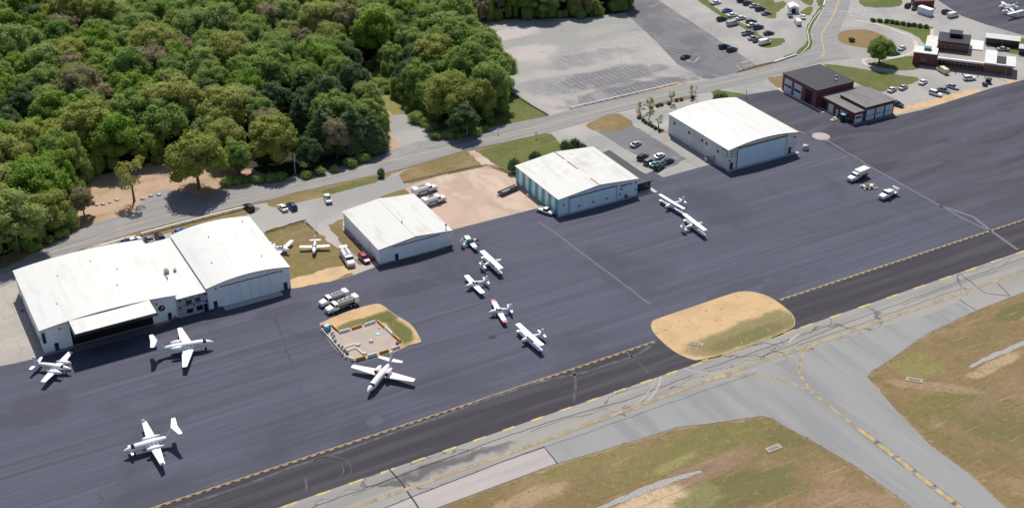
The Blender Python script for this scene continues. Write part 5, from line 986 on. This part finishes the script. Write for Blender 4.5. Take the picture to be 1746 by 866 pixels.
# loose bits by hangars
def blob(q, r, m_, name, lb, cat, z=.06):
    c0 = G(*q, z); o = MB().rings([[(r*k_*math.cos(a*math.pi/5), r*k_*math.sin(a*math.pi/5), zz*r) for a in range(10)] for k_, zz in ((1, 0), (1.05, .7), (.8, 1.4), (.3, 1.6))]).build(name, m_, bevel=.03); o.location = (c0.x, c0.y, z); tag(o, lb, cat); MB().box(-.12, .12, -.12, .12, r*1.6, r*1.85).build('cap', 'steel', o)
blob((635, 443), .6, 'rust', 'fuel_drum', 'rust coloured drum against the side of the middle hangar', 'drum'); blob((1066, 336), .8, 'crimson', 'fire_extinguisher_cart', 'round crimson cart in front of the pale blue hangar', 'cart')
blob((299, 543), .45, 'red', 'traffic_barrel', 'small red barrel at the corner by the office block', 'barrel'); blob((38, 530), .4, 'red', 'traffic_barrel', 'red barrel in the shade left of the largest hangar', 'barrel'); blob((946, 368), .4, 'darkred', 'traffic_barrel', 'dark red barrel at the front corner of the teal striped hangar', 'barrel')
blob((1373, 255), 1.1, 'concrete_plain', 'rubble_pile', 'pale rubble heap at the right corner of the grey hangar', 'rubble'); blob((1214, 273), .4, 'teal_paint', 'hydrant', 'teal hydrant beside the grey hangar', 'hydrant'); blob((900, 334), .45, 'white', 'utility_box', 'small white box beside the striped wall', 'box')
for q, rz, lb in (((1186, 587), 25, 'drainage grate on the grassy end of the apron island'), ((1319, 764), -10, 'drainage grate in the grass below the taxiway junction'), ((1559, 648), 35, 'drainage grate in the grass right of the taxiway junction')):
    c0 = G(*q); z0 = .192 if q[0] == 1186 else .022; rz = R(rz)-HEAD
    t = empty('storm_drain', (c0.x, c0.y, z0), -R(45) if q[0] != 1319 else R(0), lb, 'storm drain', 'storm drains in the grass'); MB().box(-1.9, 1.9, -.8, .8, 0, .12).build('concrete_collar', 'kerb', t); MB().box(-1.3, 1.3, -.35, .35, .121, .14).build('grate', 'interior', t)
    mb = MB()
    for k_ in range(7): mb.box(-1.2+k_*.38, -1.1+k_*.38, -.35, .35, .141, .17)
    mb.build('grate_bars', 'steel', t)
# guard rails, kerb walls, fences
def rail(name, px, h, w_, mat, lb, cat, post=None, z=.05):
    pts = [Vector((*p, 0)) for p in smooth_pts(W2(px), 3, False)]; t = empty(name, (pts[0].x, pts[0].y, z), 0, lb, cat); o0_ = pts[0]; mb = MB(); rr = []
    for i, p in enumerate(pts):
        d = (pts[min(i+1, len(pts)-1)]-pts[max(i-1, 0)]).normalized(); n = Vector((-d.y, d.x, 0))*w_/2; q = p-o0_
        lo = h*.45 if post else 0
        rr.append([q+n+Vector((0, 0, lo)), q+n+Vector((0, 0, h)), q-n+Vector((0, 0, h)), q-n+Vector((0, 0, lo))])
    mb.rings(rr).build('rail', mat, t)
    if post:
        L = 0; mbp = []
        nx = 0
        for a, b in zip(pts, pts[1:]):
            seg_ = (b-a).length
            while nx <= L+seg_ and len(mbp) < 60: q = a.lerp(b, (nx-L)/seg_)-o0_; mbp.append(q); nx += post
            L += seg_
        for q in mbp: MB().box(q.x-.08, q.x+.08, q.y-.2, q.y-.05, 0, h*.95).build('post', 'wood', t)
rail('guard_rail', [(241, 402), (330, 378), (417, 356.5)], .8, .35, 'white', 'long white guard rail along the road behind the curved hangar', 'guard rail', 3)
rail('guard_rail', [(172, 422), (232, 405)], .7, .3, 'white', 'short white guard rail behind the largest hangar', 'guard rail', 3)
rail('guard_rail', [(972, 186), (1060, 166), (1156, 143.5)], .6, .25, 'white', 'low white rail along the front edge of the big striped car park', 'guard rail', 3)
rail('kerb_wall', [(1320, 108), (1340, 101), (1358, 95)], .6, .5, 'offwhite', 'short pale wall left of the drive by the road', 'wall')
rail('kerb_wall', [(1364, 94.6), (1378, 81), (1379, 68.6), (1377, 53), (1385, 37), (1399, 19)], .35, .22, 'offwhite', 'curving pale wall following the road to the roundabout', 'wall')
rail('kerb_wall', [(1404, 12), (1409, -6)], .6, .5, 'offwhite', 'pale wall running off the top edge by the road', 'wall')
rail('low_fence', [(1258, 124), (1290, 114), (1322, 107)], .5, .2, 'wood', 'low brown fence at the lower edge of the car park', 'fence', 3)
rail('low_fence', [(451, 400), (515, 379), (524, 383), (542, 400)], .6, .05, 'charcoal', 'thin dark fence along the back of the grass yard', 'fence', 3)
rail('low_fence', [(688, 312), (760, 296), (830, 283), (876, 301), (946, 366)], .4, .08, 'wood', 'brown fence around the upper side of the sandy lot', 'fence', 3)
rail('low_fence', [(870, 158), (905, 180), (935, 197)], .4, .2, 'wood', 'low edging between the lawn and the car park', 'fence')
# poles
def pole(q, top, lb, arm=True):
    a = G(*q); h_ = 0
    for z in np.arange(3, 16, .05):
        b = G(top[0], top[1], z)
        if (b.xy-a.xy).dot(a.xy) < 0: h_ = z; break
    h_ = h_ or 9
    t = empty('utility_pole', a, HEAD*-1, lb, 'utility pole', 'utility poles along the road'); MB().tube((0, 0, 0), (0, 0, h_), .17, .11, 10).build('pole', 'concrete_plain', t)
    if arm: MB().box(-1.0, 1.0, -.07, .07, h_-.9, h_-.75).build('crossarm', 'wood', t); MB().tube((.35, -.25, h_-2.2), (.35, -.25, h_-1.3), .2).build('transformer', 'steel', t)
pole((503.7, 297), (503, 259), 'grey utility pole in front of the dark conifers'); pole((796.5, 231), (797.5, 170), 'tall pale utility pole before the olive tree clump')
pole((1272, 168), (1272, 154), 'small dark pole behind the grey hangar roof', False)
for q, lb in (((849, 229), 'small white road sign on the far side of the road'), ((914, 236), 'tiny white marker post on the lawn left of the striped hangar')):
    a = G(*q); t = empty('road_sign', a, -HEAD, lb, 'sign'); MB().tube((0, 0, 0), (0, 0, 1.9), .05).build('post', 'steel', t); MB().box(-.35, .35, -.08, -.04, 1.3, 2.1).build('sign_plate', 'white', t)
for i, q in enumerate(((1641, 128), (1653, 129), (1667, 131), (1679, 133), (1629, 126), (1619, 124))):
    a = G(*q); t = empty('street_lamp', a, ang, 'dark bollard in the row before the terminal eaves', 'bollard', 'bollards before the terminal'); t.name = 'bollard'; MB().tube((0, 0, 0), (0, 0, 1.1), .14, n=8).build('post', 'charcoal', t); MB().tube((0, 0, 1.1), (0, 0, 1.3), .2, .05, 8).build('cap', 'charcoal', t)

# ------------------------------------------------------------------ trees
def quads_mesh(name, C, N, size, rs, mat, core=None, trunk=False):
    n = len(C); up = rs.normal(size=(n, 3)); U = np.cross(N, up); U /= np.linalg.norm(U, axis=1)[:, None]; V = np.cross(N, U)
    s1 = (size*rs.uniform(.6, 1.25, n))[:, None]; s2 = (size*rs.uniform(.5, 1.0, n))[:, None]
    bend = N*(size*.15)
    v = np.stack([C-U*s1, C-V*s2+bend, C+U*s1, C+V*s2+bend], 1).reshape(-1, 3)
    f = np.arange(4*n).reshape(-1, 4)
    vs = v.tolist(); fs = f.tolist()
    if core:
        o = len(vs); vs += core[0]; fs += [[i+o for i in q] for q in core[1]]
    me = bpy.data.meshes.new(name); me.from_pydata(vs, [], fs); me.materials.append(mat); me.update(); return me
def ico(sub=1):
    import bmesh
    bm = bmesh.new(); bmesh.ops.create_icosphere(bm, subdivisions=sub, radius=1); v = np.array([p.co[:] for p in bm.verts]); f = [[q.index for q in p.verts] for p in bm.faces]; bm.free(); return v, f
IV, IF = ico(2)
def crown(kind, Rr, H, seed, mat, leaf=.42, dens=1.0):
    rs = np.random.RandomState(seed); lobes = []
    if kind == 'conifer':
        for k_ in range(16):
            u = k_/15; z = H*(.16+.8*u); rad = Rr*(1-u)**.8+.3; m_ = max(1, int(6*(1-u)+1))
            for j in range(m_):
                a = j*2*math.pi/m_+k_*1.1; rr = rad*.6; lobes.append((rr*math.cos(a), rr*math.sin(a), z, rad*.5+.25, .55))
    elif kind == 'bush':
        for k_ in range(7): a = rs.uniform(0, 6.28); d = Rr*.45*math.sqrt(rs.uniform()); lobes.append((d*math.cos(a), d*math.sin(a), H*rs.uniform(.35, .6), Rr*rs.uniform(.4, .6), .85))
    elif kind == 'sparse':
        for k_ in range(9): a = rs.uniform(0, 6.28); d = Rr*.85*math.sqrt(rs.uniform(.1, 1)); lobes.append((d*math.cos(a), d*math.sin(a), H*rs.uniform(.45, .95), Rr*rs.uniform(.2, .38), .8))
    else:
        nl = 30; lobes.append((0, 0, H*.55, Rr*.66, .9))
        for k_ in range(nl):
            u = (k_+.5)/nl; z = u; d = math.sqrt(1-(z*.95)**2); a = k_*2.39996+rs.uniform(-.4, .4)
            lobes.append((Rr*.76*d*math.cos(a), Rr*.76*d*math.sin(a), H*(.36+.50*z)+rs.uniform(-.8, .8), Rr*rs.uniform(.20, .36), rs.uniform(.75, 1.0)))
    LB = np.array(lobes); C = []; N = []; cv = []; cf = []
    for i, (x, y, z, r, sq) in enumerate(lobes):
        n = int(dens*4*math.pi*r*r*sq/(leaf*leaf)*1.0); d = rs.normal(size=(n, 3)); d /= np.linalg.norm(d, axis=1)[:, None]
        if kind != 'conifer': d = d[d[:, 2] > -.55]
        rad = r*rs.uniform(.86, 1.10, len(d))[:, None]
        # bumpy lobe outline
        bump = 1+.13*np.sin(d[:, :1]*5+i)+.1*np.sin(d[:, 1:2]*7+i*2)+.08*np.sin(d[:, 2:]*9+i*3)
        c = np.array([x, y, z])+d*rad*bump*np.array([1, 1, sq])
        q = c[:, None, :]-LB[None, :, :3]; q[:, :, 2] /= LB[None, :, 4]; ins = (np.linalg.norm(q, axis=2) < LB[None, :, 3]*.78); ins[:, i] = False
        k_ = ~ins.any(1); c = c[k_]; d = d[k_]
        nn = d*.8+np.array([.10, .22, .5])+rs.normal(size=d.shape)*.4; nn /= np.linalg.norm(nn, axis=1)[:, None]; C.append(c); N.append(nn)
        if kind != 'sparse':
            o = len(cv); cv += (IV*r*.82*np.array([1, 1, sq])*(1+.1*np.sin(IV[:, :1]*6+i))+np.array([x, y, z])).tolist(); cf += [[a+o for a in q_] for q_ in IF]
    return quads_mesh('crown', np.concatenate(C), np.concatenate(N), leaf*.72, rs, mat, (cv, cf))
def trunk_mesh(H, r, kind, seed, mat):
    rs = random.Random(seed); mb = MB(); top = H*(.9 if kind == 'conifer' else .62); lean = (rs.uniform(-.5, .5), rs.uniform(-.5, .5))
    mb.tube((0, 0, -.1), (lean[0]*.3, lean[1]*.3, H*.25), r*1.25, r*.85, 8); mb.tube((lean[0]*.3, lean[1]*.3, H*.25), (lean[0], lean[1], top), r*.85, r*.3, 8)
    if kind != 'conifer':
        for k_ in range(6):
            a = k_*1.05+rs.uniform(0, .5); z = H*rs.uniform(.25, .5); d = H*rs.uniform(.2, .33); mb.tube((lean[0]*.5, lean[1]*.5, z), (d*math.cos(a), d*math.sin(a), z+H*.28), r*.42, r*.1, 6)
    o = mb.build('trunk', mat); me = o.data; bpy.data.objects.remove(o); return me
PR = {}
def proto(key, kind, leafkind, Rr, H, seeds, leaf=.42, dens=1.0, bark='bark'):
    PR[key] = [(crown(kind, Rr, H, s_, LEAF[leafkind], leaf, dens), trunk_mesh(H, .05+.022*H, kind, s_, bark), Rr, H) for s_ in seeds]
proto('green', 'broad', 'green', 7.2, 16.5, (1, 2, 3, 4)); proto('bright', 'broad', 'bright', 7.0, 16, (5, 6, 7)); proto('olive', 'broad', 'olive', 7.6, 16.5, (8, 9, 10)); proto('dull', 'broad', 'dull', 6.6, 15.5, (11, 12))
proto('dark', 'broad', 'dark', 6.0, 14.5, (13, 14)); proto('conifer', 'conifer', 'dark', 4.4, 17, (15, 16)); proto('bush', 'bush', 'green', 1.6, 1.8, (17, 18), .2, 1, 'bark_dark'); proto('darkbush', 'bush', 'dark', 1.4, 1.7, (19, 20), .2, 1, 'bark_dark')
proto('sparse', 'sparse', 'olive', 5.0, 13, (21,), .36, 1.1); proto('sapling', 'sparse', 'green', 1.3, 4.2, (22, 23), .22, 1.3); proto('round', 'broad', 'green', 4.2, 8.5, (24,), .3, 1.2); proto('scrub', 'bush', 'green', 3.2, 3.2, (25, 26), .33)
rt = random.Random(77)
def tree(key, x, y, label, group=None, sc=1.0, sz=None, name=None, cat='tree', z=.0):
    cm, tm, Rr, H = rt.choice(PR[key]); t = empty(name or {'conifer': 'conifer_tree', 'bush': 'shrub', 'darkbush': 'shrub', 'scrub': 'shrub', 'sapling': 'young_tree'}.get(key, 'broadleaf_tree'), (x, y, z), rt.uniform(0, 6.28), label, cat, group)
    t.scale = (sc, sc, sz or sc)
    c = bpy.data.objects.new('crown', cm); col.objects.link(c); c.parent = t; k_ = bpy.data.objects.new('trunk', tm); col.objects.link(k_); k_.parent = t
    return t
def inpoly(p, poly):
    r = False; j = len(poly)-1
    for i in range(len(poly)):
        a, b = poly[i], poly[j]
        if (a[1] > p[1]) != (b[1] > p[1]) and p[0] < (b[0]-a[0])*(p[1]-a[1])/(b[1]-a[1])+a[0]: r = not r
        j = i
    return r
FW = W2(FOREST1); FB = W2([(-160, 500), (-160, -160), (900, -160), (1075, -70)])
def edge_dist(p, poly):
    m_ = 1e9
    for i in range(len(poly)):
        a, b = Vector(poly[i]), Vector(poly[(i+1) % len(poly)]); d = b-a; u = max(0, min(1, (Vector(p)-a).dot(d)/d.length_squared)); m_ = min(m_, (Vector(p)-(a+d*u)).length)
    return m_
def at(px, py, z): q = G(px, py, z); return q.x, q.y
special = []
def sp(key, px, py, z, label, sc=1.0, sz=None, ground=False, **k_):
    x, y = at(px, py, 0 if ground else z); special.append((x, y, 4.5*sc)); tree(key, x, y, label, sc=sc, sz=sz, **k_)
sp('sparse', 229, 343, 0, 'lone thin leaved tree with bare leaning trunk on the sandy clearing', 1.0, 1.08, True)
sp('olive', 340, 322, 0, 'large olive yellow tree standing out from the forest beside the road', 1.15, 1.12, True)
sp('olive', 378, 178, 12, 'broad olive crowned tree, the widest in the middle of the forest edge', 1.3, 1.1)
sp('olive', 466, 232, 10, 'yellow green tree beside the dark conifers on the forest edge', 1.05)
sp('bright', 235, 155, 12, 'bright green tree with clustered crown in the middle of the left forest', 1.2, 1.1)
sp('bright', 62, 305, 11, 'large bright green tree at the left edge above the road', 1.3, 1.1); sp('green', 20, 372, 10, 'mid green tree nearest the lower left of the forest', 1.25, 1.1)
sp('olive', 5, 270, 10, 'olive tree cut by the left edge of the picture', 1.1); sp('dull', 140, 347, 4, 'small grey green tree at the left end of the sandy clearing', .55, .6)
sp('olive', 765, 150, 12, 'olive yellow tree on top of the right hand clump behind the tall pole', 1.15, 1.05); sp('olive', 818, 160, 9, 'low olive tree at the right side of the clump by the pole', .75, .85)
sp('dark', 468, 158, 11, 'round dark green tree left of the conifers', 1.0); sp('conifer', 598, 215, 9, 'dark conifer with pointed top nearest the grassy lane', 1.35, 1.0); sp('conifer', 548, 215, 9, 'dark conifer in the middle of the forest edge', 1.3, .95); sp('conifer', 512, 195, 9, 'slender dark conifer behind the olive tree', 1.1, .95)
sp('conifer', 632, 228, 6, 'dark conifer leaning over the mouth of the grassy lane', 1.1, .8); sp('dull', 572, 225, 9, 'brownish half bare tree between two conifers', .7, .9); sp('dark', 790, 215, 3.5, 'dark low tree at the foot of the tall pole', .9, .75)
pts = []; rs_ = random.Random(12)
xs = [p[0] for p in FW]; ys = [p[1] for p in FW]
tries = 0
while tries < 60000:
    tries += 1; x, y = rs_.uniform(min(xs), max(xs)), rs_.uniform(min(ys), max(ys))
    if not inpoly((x, y), FW): continue
    if any((x-a)**2+(y-b)**2 < 8.3**2 for a, b in pts): continue
    if any((x-a)**2+(y-b)**2 < (r+4.2)**2 for a, b, r in special): continue
    if any((x-a.x)**2+(y-a.y)**2 < 12**2 for a in HOUSES): continue
    if edge_dist((x, y), FW) < 2.4: continue
    pts.append((x, y))
# camera-independent split: the 275 nearest are trees of their own, the rest one far wood
def vis(x, y):
    c, s_ = math.cos(HEAD), math.sin(HEAD); X = x*c-y*s_; Y = x*s_+y*c; zc_ = Y*math.cos(PITCH)+(CAM_H-8)*math.sin(PITCH); u = 873+FPX*X/zc_; v = 433+FPX*(-(Y*math.sin(PITCH))+(CAM_H-8)*math.cos(PITCH))/zc_
    return -60 < u < 1800 and -45 < v < 900, u, v
pts.sort(key=lambda p: p[0]**2+p[1]**2)
NM = {'green': 'mid green', 'bright': 'bright green', 'olive': 'olive yellow', 'dull': 'dull brownish green', 'dark': 'dark green', 'conifer': 'dark'}
cnt = 0; rest = []
for x, y in pts:
    ok, u, v = vis(x, y)
    if not ok:
        if -300 < u < 1200 and v > -300: rest.append((x, y))
        continue
    if cnt >= 272: rest.append((x, y)); continue
    cnt += 1; r = rs_.random()
    if u > 600 and v > 20: key = 'green' if r < .66 else 'dark' if r < .78 else 'olive' if r < .88 else 'bright'
    elif v > 220 and u < 200: key = 'bright' if r < .4 else 'green' if r < .8 else 'olive'
    elif 470 < u < 650 and v > 150: key = 'green' if r < .4 else 'dark' if r < .75 else 'conifer'
    else: key = 'green' if r < .5 else 'bright' if r < .72 else 'olive' if r < .85 else 'dull' if r < .91 else 'dark'
    if 0: zone = 'in the clump between the lane and the big car park'
    elif u > 640: zone = ('at the top edge above' if v < 25 else 'just behind the corner of' if v < 75 else 'in the clump beside' if v < 120 else 'at the foot of the clump beside')+(' the big car park' if u > 790 else ' the lawn and car park' if u > 700 else ' the grassy lane')
    else:
        zone = ('at the top edge' if v < 15 else 'in the upper forest' if v < 60 else 'in the mid forest' if v < 120 else 'in the lower forest' if v < 185 else 'at the forest front')+' '+('at the far left' if u < 70 else 'left of the clearing' if u < 160 else 'above the lone thin tree' if u < 270 else 'above the roadside olive tree' if u < 380 else 'above the short utility pole' if u < 500 else 'near the grassy lane')
    small = edge_dist((x, y), FW) < 5
    sc = rs_.uniform(.82, 1.22)*(.85 if small else 1)
    szw = 'small' if sc < .9 else 'large' if sc > 1.08 else 'medium'
    tree(key, x, y, f'{szw} {NM[key]} {"conifer" if key == "conifer" else "tree"} {zone}', f'{szw} {NM[key]} trees {zone}', sc=sc, sz=sc*rs_.uniform(.85, 1.12))
if rest:
    src = [crown('broad', 5.4, 12, 90+i, LEAF['green'], .8, .9) for i in range(2)]
    V_, F_ = [], []
    dat = []
    for me in src:
        a = np.empty(len(me.vertices)*3); me.vertices.foreach_get('co', a); dat.append((a.reshape(-1, 3), [tuple(p.vertices) for p in me.polygons]))
    off = 0
    for i, (x, y) in enumerate(rest[:170]):
        a, f = dat[i % 2]; th = rs_.uniform(0, 6.28); sc = rs_.uniform(.85, 1.2); c, s_ = math.cos(th)*sc, math.sin(th)*sc
        q = np.stack([a[:, 0]*c-a[:, 1]*s_+x, a[:, 0]*s_+a[:, 1]*c+y, a[:, 2]*sc], 1); V_.append(q); F_ += [tuple(k_+off for k_ in g) for g in f]; off += len(a)
    me = bpy.data.meshes.new('distant_wood'); me.from_pydata(np.concatenate(V_).tolist(), [], F_); me.materials.append(LEAF['green']); o = bpy.data.objects.new('distant_wood', me); col.objects.link(o)
    tag(o, 'far off wood merging into one green mass along the top edge', 'wood', kind='stuff')
print('TREES', cnt, 'rest', len(rest))
# scrub beside the lane, shrubs, garden trees
for i in range(34):
    u, v = rs_.random(), rs_.random(); px = 628+u*105+(1-v)*8; py = 118+u*75+v*26
    if px < 640+ (py-118)*.9-4: px += 14
    x, y = at(px, py, 1); tree('scrub', x, y, 'low dark green shrub in the thicket on the right of the grassy lane', 'shrubs in the thicket beside the lane', sc=rs_.uniform(.7, 1.15), cat='shrub')
for i, (px, py) in enumerate([(600, 130), (606, 142), (614, 152), (622, 165), (628, 176), (636, 190), (645, 236), (640, 245), (652, 248), (632, 252), (620, 262)]):
    x, y = at(px, py, 1); tree('scrub', x, y, 'low green shrub along the left side of the grassy lane', 'shrubs on the left of the lane', sc=rs_.uniform(.5, .8), cat='shrub')
ES = [(640, 116), (672, 152), (735, 207)], [(835, 212), (845, 198), (868, 155), (850, 118), (805, 62), (790, 45), (860, 34), (930, 33), (1000, 32), (1065, 20), (1075, -20)], [(135, 345), (152, 312), (200, 296), (300, 275), (345, 268), (400, 300)], [(0, 440), (62, 418), (110, 392), (130, 350)], [(655, 240), (640, 187), (612, 137), (596, 112)]
EN = ['on the right of the grassy lane', 'along the big car park', 'behind the sandy clearing', 'left of the sandy clearing', 'on the left of the grassy lane']
for e_ in ES:
    W_ = W2(e_)
    for a, b in zip(W_, W_[1:]):
        n = max(1, int(math.hypot(b[0]-a[0], b[1]-a[1])/2.8))
        for k_ in range(n):
            u = (k_+rs_.random())/n; x = a[0]+(b[0]-a[0])*u; y = a[1]+(b[1]-a[1])*u; q = (x+rs_.uniform(-1.8, 1.8), y+rs_.uniform(-.6, 2.5)+(1.2 if e_ is ES[2] else .3))
            tree('scrub', q[0], q[1], 'leafy undergrowth bush under the forest edge '+EN[ES.index(e_)], 'bushes '+EN[ES.index(e_)], sc=rs_.uniform(.5, 1.1), sz=rs_.uniform(.8, 2.6), cat='shrub')
for px, py in [(105, 398), (85, 408), (120, 385), (60, 420), (385, 312), (400, 308), (420, 306), (440, 305), (465, 303), (480, 300), (520, 297), (545, 292), (570, 287), (598, 278), (620, 270), (745, 232), (765, 230), (785, 229), (808, 225), (825, 219), (835, 205)]:
    x, y = at(px, py, 1); tree('scrub', x, y, 'low undergrowth shrub at the foot of the forest edge by the road', 'undergrowth along the forest edge', sc=rs_.uniform(.5, .85), cat='shrub')
sp('round', 1498, 110, 0, 'big round green tree on the lawn beside the ring road', 1.22, 1.3, True)
for px, py, sc, lb in ((1453, 67, 1.0, 'dark round bush on the roundabout island'), (1227, 171, 2.4, 'dark bush on the grass patch behind the grey hangar'), (651, 297, 1.1, 'dark conical bush beside the road above the middle hangar'), (590, 438, .85, 'round green bush at the right edge of the grass yard'),
                   (1565, 97, .9, 'dark bush at the brick corner of the terminal'), (875, 290, 1.5, 'dark bush at the back left corner of the striped hangar'), (912, 275, 1.5, 'dark bush behind the striped hangar, second from the left'), (905, 281, .9, 'small low bush behind the striped hangar'),
                   (967, 258, 1.6, 'large dark bush behind the striped hangar roof'), (982, 256, 1.6, 'dark bush at the right of the cluster behind the striped hangar'), (993, 258, 1.3, 'smaller dark bush rightmost behind the striped hangar')):
    x, y = at(px, py, 1.0); tree('darkbush', x, y, lb, sc=sc, sz=sc*(1.9 if 870 < px < 1000 else 1.5 if px == 651 else 1), cat='bush')
for i, (px, py) in enumerate([(1489, 35), (1500.5, 35.5), (1512, 37), (1522, 37.5), (1530, 39), (1539, 40.5), (1549, 42), (1558, 43), (1569.5, 45), (1579, 46)]):
    x, y = at(px, py, .6); tree('darkbush', x, y, 'clipped dark shrub in the straight row above the ring road', 'hedge row above the ring road', sc=.92, name='hedge_shrub', cat='shrub')
for px, py, lb in ((1092, 197, 'young tree with wide crown at the corner of the planting bed'), (1106, 206, 'young tree in the middle of the diagonal planting bed'), (1123, 218, 'young bushy tree nearest the grey hangar corner'), (1107.5, 187, 'narrow young tree at the left end of the roadside bed'), (1144, 177, 'young tree in the middle of the roadside bed'), (1180, 168, 'young tree at the right end of the roadside bed')):
    x, y = at(px, py, 0); tree('sapling', x, y, lb, sc=1.15, cat='tree')
for i, (px, py) in enumerate([(1090, 200), (1096, 204), (1101, 208), (1106, 211), (1112, 214), (1118, 218), (1124, 222), (1110, 184), (1121, 180), (1128, 178), (1140, 176), (1154, 171), (1162, 169), (1181, 166)]):
    x, y = at(px, py, .5); tree('darkbush', x, y, 'small dark shrub in the red mulch beds by the grey hangar', 'shrubs in the mulch beds', sc=.62, cat='shrub')
rk = random.Random(9)
for i, (px, py) in enumerate([(165, 350), (176, 349), (187, 346), (199, 342), (257, 335), (271, 333), (287, 333), (243, 340), (405, 309)]):
    c0 = G(px, py); mb = MB(); r = rk.uniform(.45, .8); rr = []
    for z_, k_ in ((0, 1), (.35, 1.05), (.7, .7), (.85, .25)): rr.append([(r*k_*math.cos(a*math.pi/4)*rk.uniform(.8, 1.2), r*k_*math.sin(a*math.pi/4)*rk.uniform(.8, 1.2), z_*r) for a in range(8)])
    o = mb.rings(rr).build('boulder', 'concrete_plain'); o.location = (c0.x, c0.y, .03); tag(o, 'grey boulder in the line along the front of the sandy clearing', 'boulder', 'boulders along the clearing')
